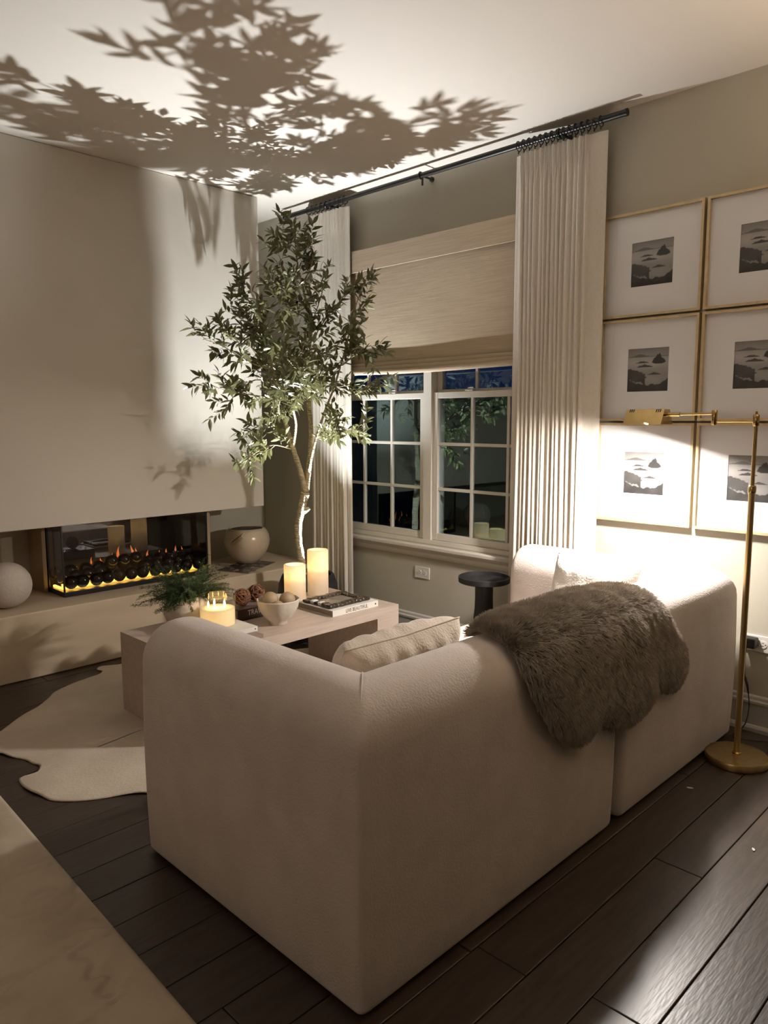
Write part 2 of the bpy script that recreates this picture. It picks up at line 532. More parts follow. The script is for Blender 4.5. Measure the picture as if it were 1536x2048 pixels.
for xc in (0.80, 1.40):
    lk.bbox(xc-0.028, xc+0.028, 0.020, 0.05, 1.497, 1.507, 0.003)
    lk.tube([(xc-0.01, 0.03, 1.507), (xc-0.01, 0.03, 1.515), (xc+0.03, 0.022, 1.516)], 0.005, 6)
mesh('sash_lock', lk, M_trim, win)

# ------------------------------------------------------------------ hearth, fireplace
hearth = thing('hearth_bench', (-0.2, -2, 0), 'long low beige plaster hearth bench running under the floating chimney breast', 'hearth')
mesh('bench_body', MB().bbox(XL+0.002, 0.10, -4.2, -0.002, 0.001, 0.35, 0.006), M_bench, hearth)
ch = thing('fireplace_surround', (-0.4, -1.2, 0.35), 'pale wood panelled box around the fireplace on the hearth bench', 'surround')
mesh('side_panel', MB().bbox(XL+0.004, -0.315, -1.712, -1.69, 0.3505, 0.7695, 0.002), M_chase, ch)
mesh('side_panel', MB().bbox(XL+0.004, -0.125, -0.752, -0.72, 0.3505, 0.7695, 0.002), M_chase, ch)
fp = thing('electric_fireplace', (-0.25, -1.2, 0.35), 'black glass electric fireplace with glowing embers and flames below chimney breast', 'fireplace')
FX0, FX1, FY0, FY1, FZ0, FZ1 = -0.50, -0.10, -1.685, -0.757, 0.352, 0.768
bk = MB()
bk.box(FX0, FX0+0.01, FY0, FY1, FZ0, FZ1)
bk.box(FX0+0.01, FX1, FY1-0.01, FY1, FZ0, FZ1)
bk.box(FX0+0.01, -0.31, FY0, FY0+0.008, FZ0, FZ1)
bk.box(FX0+0.01, FX1, FY0+0.008, FY1-0.01, FZ1-0.006, FZ1)
mesh('firebox', bk, M_fbox, fp)
mesh('tray', MB().bbox(FX0+0.011, FX1, FY0, FY1-0.011, FZ0, FZ0+0.028, 0.002), M_fbox, fp)
mesh('post', MB().box(FX1-0.012, FX1-0.002, FY0+0.001, FY0+0.009, FZ0+0.028, FZ1-0.006), M_fbox, fp)
mesh('front_pane', MB().add([(FX1-0.004, FY0+0.009, FZ0+0.028), (FX1-0.004, FY1-0.011, FZ0+0.028), (FX1-0.004, FY1-0.011, FZ1-0.006), (FX1-0.004, FY0+0.009, FZ1-0.006)], [(0, 1, 2, 3)]), G_fire, fp)
mesh('side_pane', MB().add([(-0.31, FY0+0.004, FZ0+0.028), (FX1-0.012, FY0+0.004, FZ0+0.028), (FX1-0.012, FY0+0.004, FZ1-0.006), (-0.31, FY0+0.004, FZ1-0.006)], [(0, 1, 2, 3)]), G_fire, fp)
# glowing bed with peaks between the balls
eb = MB()
eb.box(-0.190, -0.180, FY0+0.022, FY1-0.035, FZ0+0.0285, FZ0+0.060)
eb.box(-0.300, -0.205, FY0+0.018, FY0+0.030, FZ0+0.0285, FZ0+0.040)
mesh('ember_bed', eb, M_ember, fp)
ball = MB().lathe([(0.039*math.sin(PI*i/10)+1e-5, -0.039*math.cos(PI*i/10)) for i in range(11)], n=16)
bmeobj = None
rows = [(-0.148, 12, -0.003), (-0.250, 12, 0.012), (-0.325, 11, 0.030)]
for ri, (bx, cnt, dz) in enumerate(rows):
    for k in range(cnt):
        y = FY0+0.055+k*(FY1-FY0-0.11)/(cnt-1)+random.uniform(-.006, .006)
        z = FZ0+0.071+dz+random.uniform(0, 0.004)+(0.056 if (ri == 1 and k in (4, 5, 6)) else 0)
        if bmeobj is None:
            bmeobj = mesh('glass_ball', MB().add([(a+bx, b+y, c+z) for a, b, c in ball.v], ball.f), M_coal, fp, smooth=True)
            bref = Vector((bx, y, z))
        else:
            o = bmeobj.copy(); COL.objects.link(o); o.parent = fp
            o.location = Vector((bx, y, z))-bref
            o.scale = (1, 1, 1)
def flame_mb(x, y, z, h, wd, lean):
    mb = MB()
    prof = [(0.15, 0), (0.8, 0.12), (1.0, 0.28), (0.75, 0.5), (0.4, 0.72), (0.16, 0.88), (0.01, 1.0)]
    vs, fs = [], []
    n = 6
    for r, t in prof:
        cx, cy = x, y+lean*t*t*h+0.2*wd*math.sin(t*7)
        for k in range(n):
            a = 2*PI*k/n
            vs.append((cx+0.3*r*wd*math.cos(a), cy+r*wd*math.sin(a), z+h*t))
    for j in range(len(prof)-1):
        for k in range(n):
            fs.append((j*n+k, j*n+(k+1) % n, (j+1)*n+(k+1) % n, (j+1)*n+k))
    return mb.add(vs, fs)
for (fy, fz, h, wd, ln) in [(-1.60, .43, .045, .008, .2), (-1.42, .47, .05, .007, .1), (-1.36, .46, .05, .010, -.2), (-1.30, .47, .06, .012, .2), (-1.25, .48, .085, .011, .15),
                            (-1.20, .47, .05, .009, -.3), (-1.15, .48, .085, .012, -.25), (-1.12, .48, .06, .010, -.2), (-1.07, .47, .05, .009, .2), (-0.97, .47, .035, .006, .1),
                            (-0.92, .48, .03, .006, .2), (-0.85, .48, .04, .007, .1), (-0.81, .47, .045, .007, -.2), (-1.52, .45, .03, .006, .1)]:
    mesh('flame', flame_mb(-0.33+random.uniform(-.02, .02), fy, fz, h, wd, ln), M_fire, fp, smooth=True)

# stone ball on hearth
sb = MB().lathe([(0.126*math.sin(PI*i/24)*(1+0.0*i)+1e-5, 0.122-0.122*math.cos(PI*i/24)) for i in range(25)], (-0.10, -1.985, 0.3502), n=48, wob=lambda a, h: 1+0.012*math.sin(2*a+h*9))
tag(mesh('stone_ball', sb, M_ceram, smooth=True), 'round matte white ceramic ball resting on the hearth beside the fireplace', 'ball')
# magazine under the bowl
mg = thing('magazine', (-0.05, -0.42, 0.35), 'dark printed magazine lying on the hearth under the glazed bowl', 'magazine')
def quadbox(p0, p1, p2, p3, z0, z1):
    vs = [(*p, z0) for p in (p0, p1, p2, p3)]+[(*p, z1) for p in (p0, p1, p2, p3)]
    return MB().add(vs, [(3, 2, 1, 0), (4, 5, 6, 7), (0, 1, 5, 4), (1, 2, 6, 5), (2, 3, 7, 6), (3, 0, 4, 7)])
mesh('pages', quadbox((0.082, -0.575), (-0.085, -0.235), (-0.300, -0.33), (-0.135, -0.665), 0.3505, 0.356), M_pages, mg)
mesh('cover', quadbox((0.085, -0.580), (-0.085, -0.230), (-0.304, -0.327), (-0.137, -0.671), 0.3561, 0.3575), M_mag, mg)
# glazed bowl planter with gold sprig
bw = thing('clay_bowl', (-0.21, -0.375, 0.3578), 'large round glazed cream bowl with a gold sprig on hearth corner', 'bowl')
BC = (-0.215, -0.375, 0.3578)
prof = [(0.055, 0.0), (0.075, 0.004), (0.105, 0.035), (0.135, 0.080), (0.153, 0.125), (0.158, 0.160), (0.152, 0.195), (0.138, 0.225), (0.124, 0.240), (0.115, 0.243), (0.108, 0.238), (0.112, 0.225), (0.128, 0.195), (0.130, 0.15), (0.11, 0.09), (0.07, 0.04), (0.01, 0.03)]
mesh('bowl_body', MB().lathe(prof, BC, 48), M_glaze, bw, smooth=50)
mesh('dark_inside', MB().lathe([(0.1070, 0.237), (0.1112, 0.226), (0.1265, 0.196), (0.1285, 0.15), (0.108, 0.092), (0.068, 0.043), (0.01, 0.033)], BC, 40), M_blackm, bw, smooth=True)  # black inner surface that makes the bowl opening dark
def bowl_surf(ang, h):
    rr = np.interp(h, [p[1] for p in prof[:9]], [p[0] for p in prof[:9]])+0.0008
    return (BC[0]+rr*math.cos(ang), BC[1]+rr*math.sin(ang), BC[2]+h)
sp = MB()
a0 = math.radians(-78)
sp.tube([bowl_surf(a0+0.5*t, 0.150+0.06*t) for t in np.linspace(0, 1, 8)], 0.0014, 5)
for t in np.linspace(0.1, 0.95, 9):
    for sgn in (1, -1):
        p = bowl_surf(a0+0.5*t, 0.150+0.06*t)
        q = bowl_surf(a0+0.5*t+0.12, 0.150+0.06*t+sgn*0.022)
        mid = bowl_surf(a0+0.5*t+0.06, 0.150+0.06*t+sgn*0.014)
        sp.tube([p, mid, q], [0.001, 0.0022, 0.0004], 5)
mesh('gold_sprig', sp, M_gold, bw)

# ------------------------------------------------------------------ curtains, rod, shade
rod = thing('curtain_rod', (1.13, -0.1, 2.6), 'long black metal curtain rod with rings just below the ceiling', 'curtain rod')
RY, RZ = -0.10, 2.682
mesh('rod', MB().tube([(-0.075, RY, RZ), (2.352, RY, RZ)], 0.0145, 16), M_black, rod, smooth=40)
for xe, s in ((-0.075, -1), (2.352, 1)):
    mesh('end_cap', MB().tube([(xe, RY, RZ), (xe+s*0.012, RY, RZ)], 0.0165, 16), M_black, rod, smooth=40)
def bracket(x, hook=0.030):
    b = MB()
    b.tube([(x, -0.002, RZ-0.0), (x, -0.012, RZ-0.0)], 0.014, 12)
    b.tube([(x, -0.005, RZ), (x, RY+0.016, RZ)], 0.006, 8)
    b.tube([(x, RY+0.018*math.cos(t), RZ+0.018*math.sin(t)) for t in np.linspace(0.2, 2*PI-0.8, 14)], 0.0045, 6)
    b.tube([(x+0.012, RY, RZ-0.016), (x+0.012, RY, RZ-hook)], 0.006, 6)
    mesh('bracket', b, M_black, rod, smooth=40)
bracket(0.34); bracket(1.14, 0.055); bracket(2.02)
RING = MB().tube([(0.0, 0.023*math.cos(t), 0.023*math.sin(t)-0.005) for t in np.linspace(0, 2*PI, 17)], 0.0028, 6, cap=False)
RING.tube([(0, 0, -0.028), (0, 0, -0.040)], 0.003, 6)
r0 = None
for x in list(np.linspace(0.165, 0.515, 9))+list(np.linspace(1.79, 2.235, 15)):
    if r0 is None:
        r0 = mesh('ring', MB().add([(a+x, b+RY, c+RZ) for a, b, c in RING.v], RING.f), M_black, rod, smooth=True)
        rx = x
    else:
        o = r0.copy(); COL.objects.link(o); o.parent = rod
        o.location = (x-rx, 0, 0); o.rotation_euler = (0, 0, 0)

def curtain(name, x0, x1, folds, fl, fr, ztop, label, seed, grow=0.02):
    rnd = random.Random(seed)
    nx = folds*14
    rows = []
    zs = list(np.linspace(0.012, 2.35, 40))+list(np.linspace(2.36, ztop, 22))
    widths = [rnd.uniform(0.7, 1.3) for _ in range(folds)]
    tot = sum(widths)
    edges = [0]
    for q in widths: edges.append(edges[-1]+q/tot)
    amps = [rnd.uniform(0.75, 1.15) for _ in range(folds)]
    phs = [rnd.uniform(0, 6) for _ in range(folds)]
    for z in zs:
        row = []
        pinch = max(0.0, min(1.0, (z-(ztop-0.17))/0.13))
        pinch = pinch*pinch*(3-2*pinch)
        spread = 1+grow*(1-z/ztop)
        W = (x1-x0)*spread
        xc = (x0+x1)/2
        for i in range(nx+1):
            s = i/nx
            k = min(folds-1, max(0, next((j for j in range(folds) if s < edges[j+1]), folds-1)))
            t = (s-edges[k])/(edges[k+1]-edges[k])
            lob = abs(math.sin(PI*t))**0.9
            dep = 0.023*amps[k]*lob
            # pinch pleat: three narrow fingers at the head of each fold
            fing = (0.5-0.5*math.cos(2*PI*t*3))
            deph = 0.008+0.026*fing*math.exp(-((t-0.5)/0.30)**2)
            d = dep*(1-pinch)+deph*pinch
            x = xc-W/2+fl+(W-fl-fr)*s
            # fold centre draws together at the head
            x += -pinch*(edges[k+1]-edges[k])*(W-fl-fr)*0.30*math.sin(2*PI*t)/2
            x += 0.004*math.sin(z*2.3+phs[k])*(1-pinch)
            row.append((x, -0.080-d, z))
        row.insert(0, (xc-W/2, -0.078, z)); row.insert(1, (xc-W/2+0.4*fl, -0.084, z))
        row.append((xc+W/2-0.35*fr, -0.090, z)); row.append((xc+W/2, -0.080, z))
        rows.append(row)
    front = MB().grid(rows)
    n = len(rows[0])
    # thickness: back sheet
    back = [[(p[0], p[1]+0.004, p[2]) for p in r] for r in rows]
    front.grid([r[::-1] for r in back])
    o = mesh(name, front, M_curtain, smooth=True)
    return tag(o, label, 'curtain')
curtain('linen_curtain', 1.765, 2.262, 14, 0.035, 0.085, 2.638, 'wide cream pleated linen curtain beside the framed prints', 3)
curtain('linen_curtain', 0.145, 0.532, 10, 0.03, 0.04, 2.640, 'narrow cream pleated linen curtain behind the olive tree', 5, grow=0.05)

sh = thing('roman_shade', (1.1, -0.02, 1.6), 'natural woven roman shade pulled partway down over the window', 'window shade')
def soft_panel(x0, x1, z0, z1, y0, th, wav=0.002):
    mb = MB()
    rows = []
    for z in np.linspace(z0, z1, 14):
        rows.append([(x, y0+wav*math.sin(x*5+z*7), z) for x in np.linspace(x0, x1, 30)])
    mb.grid(rows)
    mb.grid([[(p[0], p[1]+th, p[2]) for p in r][::-1] for r in rows])
    return mb
mesh('headrail', MB().box(0.215, 2.0, -0.022, -0.001, 2.335, 2.370), M_shade, sh)
mesh('shade_panel', soft_panel(0.22, 1.995, 1.655, 2.335, -0.026, 0.003), M_shade, sh)
val = MB().bbox(0.21, 2.005, -0.058, -0.052, 2.242, 2.374, 0.002)
val.box(0.21, 2.005, -0.052, -0.001, 2.371, 2.374)
mesh('valance', val, M_shade, sh)
def fold_lip(z, y, r, sag):
    pts = []
    mb = MB()
    rows = []
    for x in np.linspace(0.218, 1.997, 40):
        zz = z-sag*math.sin(PI*(x-0.2)/1.8)**2
        rows.append([(x, y+r*0.55*math.cos(t), zz+r*math.sin(t)) for t in np.linspace(0, 2*PI, 13)[:-1]])
    mb.grid(rows, closed=True)
    return mb
mesh('shade_fold', fold_lip(1.672, -0.034, 0.018, 0.003), M_shade, sh, smooth=True)
mesh('shade_fold', fold_lip(1.652, -0.046, 0.017, 0.006), M_shade, sh, smooth=True)
mesh('shade_fold', fold_lip(1.634, -0.056, 0.016, 0.010), M_shade, sh, smooth=True)

# ------------------------------------------------------------------ outlets
def outlet(cx, cz, label, horiz=True, name='wall_outlet'):
    ot = thing(name, (cx, -0.001, cz), label, 'outlet')
    w2, h2 = (0.0595, 0.036) if horiz else (0.036, 0.0595)
    mesh('plate', MB().bbox(cx-w2, cx+w2, -0.0065, -0.0005, cz-h2, cz+h2, 0.0025), M_plate, ot)
    for s in (-1, 1):
        dx, dz = (s*0.0195, 0) if horiz else (0, s*0.0195)
        so = mesh('socket', MB().lathe([(0.0165, -0.0085), (0.0165, -0.0062)], (cx+dx, 0, cz+dz), 20, axis='y'), M_plate, ot, smooth=40)
        sl = MB()
        for q in (-0.006, 0.006):
            if horiz: sl.box(cx+dx-0.005, cx+dx+0.004, -0.0088, -0.0084, cz+q-0.0012, cz+q+0.0012)
            else: sl.box(cx+dx+q-0.0012, cx+dx+q+0.0012, -0.0088, -0.0084, cz+dz-0.004, cz+dz+0.005)
        sl.lathe([(0.0026, -0.0088), (0.0026, -0.0084)], (cx+dx+(0.010 if horiz else 0), 0, cz+dz-(0 if horiz else 0.010)), 10, axis='y')
        mesh('slot', sl, M_slot, so)
    return ot
outlet(1.078, 0.416, 'white duplex wall outlet under the window')
outlet(3.005, 0.385, 'wall outlet plate behind the brass floor lamp with black plug', horiz=True)
pg = thing('power_adapter', (2.982, -0.03, 0.36), 'black plug adapter with cord plugged into the wall behind the sofa', 'adapter')
mesh('adapter_body', MB().bbox(2.948, 3.008, -0.062, -0.0095, 0.372, 0.415, 0.006), M_blackm, pg)
cab = [(2.972, -0.05, 0.374), (2.972, -0.055, 0.31), (2.972, -0.045, 0.24), (2.99, -0.045, 0.17), (3.0, -0.06, 0.11), (2.995, -0.075, 0.05), (2.975, -0.09, 0.012), (2.965, -0.12, 0.006), (2.985, -0.16, 0.006), (3.05, -0.13, 0.006), (3.12, -0.10, 0.006), (3.25, -0.11, 0.006), (3.5, -0.08, 0.006)]
def smooth_pts(pts, n=6):
    pts = [Vector(p) for p in pts]
    out = []
    for i in range(len(pts)-1):
        p0, p1, p2, p3 = pts[max(i-1, 0)], pts[i], pts[i+1], pts[min(i+2, len(pts)-1)]
        for k in range(n):
            t = k/n
            out.append(0.5*((2*p1)+(-p0+p2)*t+(2*p0-5*p1+4*p2-p3)*t*t+(-p0+3*p1-3*p2+p3)*t**3))
    out.append(pts[-1])
    return out
mesh('cable', MB().tube(smooth_pts(cab), 0.0022, 6), M_blackm, pg, smooth=True)
mesh('strain_relief', MB().tube([(2.972, -0.045, 0.24), (2.983, -0.044, 0.205), (2.99, -0.045, 0.17)], [0.006, 0.0055, 0.003], 8), M_blackm, pg, smooth=True)

# ------------------------------------------------------------------ framed prints
def seascape(n=72):
    """tones of the sea print: u to the right, v up, both 0..1"""
    def rock(u, v, cx, cy, wdt, hgt, seed, rough=0.25):
        # a ragged rock: flat waterline at cy, jagged top
        t = (u-cx)/wdt
        if abs(t) > 1: return False
        top = hgt*(1-abs(t))**0.9*(1+rough*mnoise.noise(Vector((u*15, seed, 0)))*1.3)
        bot = 0.18*hgt*(1-t*t)
        return cy-bot < v < cy+top
    T = np.zeros((n+1, n+1, 3))
    for j in range(n+1):
        for i in range(n+1):
            u, v = i/n, j/n
            cl = mnoise.noise(Vector((u*3, v*6, 1.7)))
            if v > 0.80:
                g = 0.40-0.12*(v-0.8)/0.2+0.04*cl
                if v < 0.80+0.055*math.exp(-((u-0.30)/0.16)**2)+0.012: g = 0.17
            else:
                fog = mnoise.noise(Vector((u*4, v*5, 4.2)))
                g = 0.36+0.20*math.exp(-((v-0.66)/0.16)**2)+0.16*math.exp(-(((u-0.55)/0.33)**2+((v-0.26)/0.14)**2))+0.07*fog-0.10*(0.5-u)*(v < .5)
                if rock(u, v, 0.36, 0.665, 0.16, 0.045, 2.2): g = 0.07
                pass
                if rock(u, v, 0.42, 0.57, 0.20, 0.065, 7.7): g = 0.07
                # lower left mass
                edge = 0.53-0.30*max(0, u-0.12)**0.8+0.05*mnoise.noise(Vector((u*14, 3.3, 0)))
                if u < 0.44 and edge-0.26-0.05*mnoise.noise(Vector((u*12, 9.3, 0))) < v < edge: g = 0.09+0.04*fog
                if rock(u, v, 0.66, 0.385, 0.17, 0.055, 11.0, 0.15): g = 0.08
                if rock(u, v, 0.44, 0.315, 0.05, 0.03, 13.0): g = 0.08
                # foreground
                fe = 0.15+0.10*abs(u-0.62)**1.3+0.04*mnoise.noise(Vector((u*9, 6.1, 0)))
                if u > 0.78: fe += (u-0.78)*0.55
                if u < 0.22: fe += (0.22-u)*0.5
                if v < fe: g = 0.05+0.05*max(0, fog)
            if v > 0.6 and abs(u-0.76) < 0.17 and rock(u, v, 0.76, 0.665, 0.17, 0.215, 5.1, 0.45): g = 0.045
            T[j, i] = g*(0.62+0.5*v if v < 0.6 else 0.92)*0.8
    return T
TONES = seascape()
def print_mesh(x0, z0, s, y):
    n = TONES.shape[0]-1
    mb = MB().grid([[(x0+s*i/n, y, z0+s*j/n) for i in range(n+1)] for j in range(n+1)])
    return mb
FP = 0.475
prows = ['top', 'middle', 'bottom']
def framed(cx, cz, label):
    h = 0.2325
    t = thing('framed_print', (cx, -0.001, cz-h), label, 'picture', 'six square framed seascape prints hung in a grid')
    fr = MB()
    wd, dp = 0.011, 0.030
    outer = [(cx-h, cz-h), (cx+h, cz-h), (cx+h, cz+h), (cx-h, cz+h)]
    inner = [(cx-h+wd, cz-h+wd), (cx+h-wd, cz-h+wd), (cx+h-wd, cz+h-wd), (cx-h+wd, cz+h-wd)]
    vs = [(x, -0.002, z) for x, z in outer]+[(x, -dp, z) for x, z in outer]+[(x, -dp, z) for x, z in inner]+[(x, -0.002, z) for x, z in inner]
    fs = []
    for k in range(4):
        l = (k+1) % 4
        fs += [(k, l, 4+l, 4+k), (4+k, 4+l, 8+l, 8+k), (8+k, 8+l, 12+l, 12+k), (12+k, 12+l, l, k)]
    mesh('frame', MB().add(vs, fs), M_goldfr, t)
    ih = h-wd
    s = 0.0975
    # mat board with a window cut for the print
    vs = [(cx+a*ih, -0.012, cz+b*ih) for a, b in ((-1, -1), (1, -1), (1, 1), (-1, 1))]+[(cx+a*s, -0.012, cz+b*s) for a, b in ((-1, -1), (1, -1), (1, 1), (-1, 1))]
    vs += [(cx+a*s, -0.009, cz+b*s) for a, b in ((-1, -1), (1, -1), (1, 1), (-1, 1))]
    fs = []
    for k in range(4):
        l = (k+1) % 4
        fs += [(k, l, 4+l, 4+k), (4+k, 4+l, 8+l, 8+k)]
    mesh('mat_board', MB().add(vs, fs), M_mat, t)
    p = mesh('print', print_mesh(cx-s, cz-s, 2*s, -0.0092), M_print, t)
    ca = p.data.color_attributes.new('tone', 'FLOAT_COLOR', 'POINT')
    buf = np.ones((len(p.data.vertices), 4))
    buf[:, :3] = TONES.reshape(-1, 3)*np.array([1.0, 0.96, 0.92])
    ca.data.foreach_set('color', buf.ravel())
    mesh('glass', MB().add([(cx+a*ih, -0.021, cz+b*ih) for a, b in ((-1, -1), (1, -1), (1, 1), (-1, 1))], [(0, 1, 2, 3)]), G_pic, t)
    return t
for r, cz in enumerate((2.038, 1.563, 1.0885)):
    for c, cx in enumerate((2.462, 2.940)):
        framed(cx, cz, '%s gold framed sea rocks print %s' % (prows[r], 'in the column next to the curtain' if c == 0 else 'in the column farther from the curtain'))

# ------------------------------------------------------------------ sofa
SX1, SX0 = 2.952, 1.965
SY0, SY1, SG = -2.297, -0.122, -1.128
ST, SH = 0.26, 0.728
def sofa_profile(inset=0.0, nt=8, nb=5, nside=6):
    """cross-section of back/arm: (d, z), d from -ST/2 (inner) to +ST/2 (outer)"""
    rt, rb, zb = 0.115, 0.022, 0.006
    th = ST/2-inset
    z0, z1 = zb+inset, SH-inset
    rt, rb = max(rt-inset*0.6, 0.02), max(rb-inset*0.6, 0.01)
    pts = []
    for t in np.linspace(0, PI/2, nb): pts.append((th-rb+rb*math.sin(t), z0+rb-rb*math.cos(t)))
    za, zb2 = z0+rb, z1-rt
    for k in range(1, nside): pts.append((th+0.006*math.sin(PI*k/nside), za+(zb2-za)*k/nside))
    for t in np.linspace(0, PI/2, nt): pts.append((th-rt+rt*math.cos(t), z1-rt+rt*math.sin(t)))
    for t in np.linspace(0, PI/2, nt)[0 if th > rt+1e-6 else 1:]: pts.append((-th+rt-rt*math.sin(t), z1-rt+rt*math.cos(t)))
    for k in range(1, nside): pts.append((-th, zb2+(za-zb2)*k/nside))
    for t in np.linspace(0, PI/2, nb): pts.append((-th+rb-rb*math.cos(t), z0+rb-rb*math.sin(t)))
    return pts
def sofa_shell(path, fr=0.022, rend=0.07):
    """sweep the profile along an L-shaped centre line; path = [p0, corner, p2]; outer side = left of travel flipped by sign"""
    p0, pc, p2 = [Vector((*p, 0)) for p in path]
    d1 = (pc-p0).normalized(); d2 = (p2-pc).normalized()
    # outward normals: away from seat interior
    inside = (p0+p2)/2
    n1 = Vector((d1.y, -d1.x, 0)); n2 = Vector((d2.y, -d2.x, 0))
    if n1.dot(inside-pc) > 0: n1 = -n1
    if n2.dot(inside-pc) > 0: n2 = -n2
    rings = []
    def ring(base, nrm, inset):
        return [(base+nrm*d+Vector((0, 0, z)))[:] for d, z in sofa_profile(inset)]
    L1 = (pc-p0).length; L2 = (p2-pc).length
    # rounded end at p0
    for t in np.linspace(PI/2, 0, 7):
        rings.append(ring(p0+d1*(rend-rend*math.sin(t)), n1, rend*(1-math.cos(t))*0.999))
    for k in range(1, 7): rings.append(ring(p0+d1*(rend+(L1-ST/2-0.06-rend)*k/6), n1, 0))
    # corner: mitre point of each profile offset filleted
    prof = sofa_profile(0)
    crs = [[] for _ in range(7)]
    for d, z in prof:
        m = pc+n1*d+n2*d
        r = fr if d > -0.02 else fr*0.6
        s = 1 if d > -1 else 1
        a = m-d1*r; b = m+d2*r
        for i, t in enumerate(np.linspace(0, 1, 7)):
            q = (1-t)**2*a+2*t*(1-t)*m+t*t*b
            crs[i].append((q+Vector((0, 0, z)))[:])
    rings += crs
    for k in range(0, 6): rings.append(ring(pc+d2*(ST/2+0.06+(L2-rend-ST/2-0.06)*k/5*0.999), n2, 0))
    for t in np.linspace(0, PI/2, 7)[1:]:
        rings.append(ring(p2-d2*(rend-rend*math.sin(t)), n2, rend*(1-math.cos(t))*0.999))
    mb = MB().grid(rings, closed=True)
    n = len(prof)
    base = len(mb.v)-n
    mb.f.append(tuple(range(n)))
    mb.f.append(tuple(base+k for k in range(n)))
    return mb
def seam_line(a, b):
    return MB().tube(smooth_pts([a, b], 4), 0.0025, 6)
yc0 = SY0+ST/2; xc = SX1-ST/2; yc1 = SY1-ST/2
s1 = thing('sofa_module', ((SX0+SX1)/2, (SY0+SG)/2, 0), 'cream velvet corner sofa section with low rounded arm, nearest the camera', 'sofa', 'two halves of the cream sectional sofa')
mesh('back_and_arm', sofa_shell([(SX0, yc0), (xc, yc0), (xc, SG-0.009)], rend=0.045), M_sofa, s1, smooth=60)
mesh('base', MB().rbox(((SX0+xc-ST/2)/2+0.01, (yc0+ST/2+SG)/2, 0.118), (xc-ST/2-SX0-0.012, SG-yc0-ST/2-0.012, 0.19), 0.03), M_sofa, s1, smooth=True)
mesh('seat_cushion', MB().rbox(((SX0+xc-ST/2)/2+0.005, (yc0+ST/2+SG)/2, 0.325), (xc-ST/2-SX0+0.0, SG-yc0-ST/2-0.016, 0.20), 0.06, fn=lambda p: p+Vector((0, 0, 0.012*(1-(p.x/0.36)**2)*(1-(p.y/0.45)**2) if p.z > 0 else 0))), M_sofa, s1, smooth=True)
s2 = thing('sofa_module', ((SX0+SX1)/2, (SY1+SG)/2, 0), 'cream velvet corner sofa section below the framed prints, lit by the floor lamp', 'sofa', 'two halves of the cream sectional sofa')
mesh('back_and_arm', sofa_shell([(SX0+0.005, yc1), (xc, yc1), (xc, SG+0.009)], rend=0.040), M_sofa, s2, smooth=60)
mesh('base', MB().rbox(((SX0+xc-ST/2)/2+0.01, (yc1-ST/2+SG)/2, 0.118), (xc-ST/2-SX0-0.012, yc1-ST/2-SG-0.012, 0.19), 0.03), M_sofa, s2, smooth=True)
mesh('seat_cushion', MB().rbox(((SX0+xc-ST/2)/2+0.005, (yc1-ST/2+SG)/2, 0.325), (xc-ST/2-SX0, yc1-ST/2-SG-0.016, 0.20), 0.06, fn=lambda p: p+Vector((0, 0, 0.012*(1-(p.x/0.36)**2)*(1-(p.y/0.4)**2) if p.z > 0 else 0))), M_sofa, s2, smooth=True)
# corner seams
def corner_seam(cx, cy, sx, sy):
    pts = []
    for d, z in sofa_profile(0):
        if d > -0.05:
            k = 0.0 if d < 0.02 else 0.0
            e = d-0.018*(1 if d > 0 else 0)
            pts.append((cx+sx*(d-0.0095), cy+sy*(d-0.0095), z+0.0004))
    return MB().tube(pts, 0.0022, 6)
mesh('seam', corner_seam(xc, yc0, 1, -1), M_sofa, s1, smooth=True)
for sx, sy, par in ((2.10, -2.18, s1), (2.84, -2.18, s1), (2.84, -1.25, s1), (2.10, -1.25, s1), (2.10, -0.16, s2), (2.84, -0.16, s2), (2.84, -1.0, s2), (2.10, -1.0, s2)):
    mesh('foot', MB().lathe([(0.022, 0.0008), (0.026, 0.0055)], (sx, sy, 0), 16), M_blackm, par, smooth=40)

# pillows
def pillow(name, c, ax, bx, nx, L, Hh, T, m, label, seed, wr=0.006):
    ax, bx, nx = Vector(ax).normalized(), Vector(bx).normalized(), Vector(nx).normalized()
    rows_f, rows_b = [], []
    n = 36
    for j in range(n+1):
        rf, rb = [], []
        for i in range(n+1):
            u, v = -1+2*i/n, -1+2*j/n
            k = max(0, (1-u**4))*max(0, (1-v**4))
            pu = u*(1-0.05*(1-v*v)*0-0.04*(v*v-0.5)*0)*(1-0.05*(1-abs(v))**1.0*abs(u)**6)
            pv = v*(1-0.07*(1-abs(u))**1.0*abs(v)**6)
            t = T/2*k**0.45
            wn = wr*math.sin(u*19+2*math.sin(v*3+seed))*(abs(v)**3)*(1-u*u)+wr*0.8*mnoise.noise(Vector((u*3, v*3, seed)))
            p = Vector(c)+ax*(pu*L/2)+bx*(pv*Hh/2)
            rf.append((p+nx*(t+wn*(k > 0.01)))[:])
            rb.append((p-nx*(t+wn*(k > 0.01)))[:])
        rows_f.append(rf); rows_b.append(rb)
    mb = MB().grid(rows_f)
    mb.grid([r[::-1] for r in rows_b])
    t = thing(name, (c[0], c[1], c[2]-Hh/2), label, 'pillow')
    o = mesh('pillow_cover', mb, m, t, smooth=True)
    edge = [rows_f[0][i] for i in range(n+1)]+[rows_f[j][n] for j in range(1, n+1)]+[rows_f[n][i] for i in range(n-1, -1, -1)]+[rows_f[j][0] for j in range(n-1, 0, -1)]
    mesh('piping', MB().tube(edge+[edge[0]], 0.003, 6, cap=False), m, t, smooth=True)
    return t
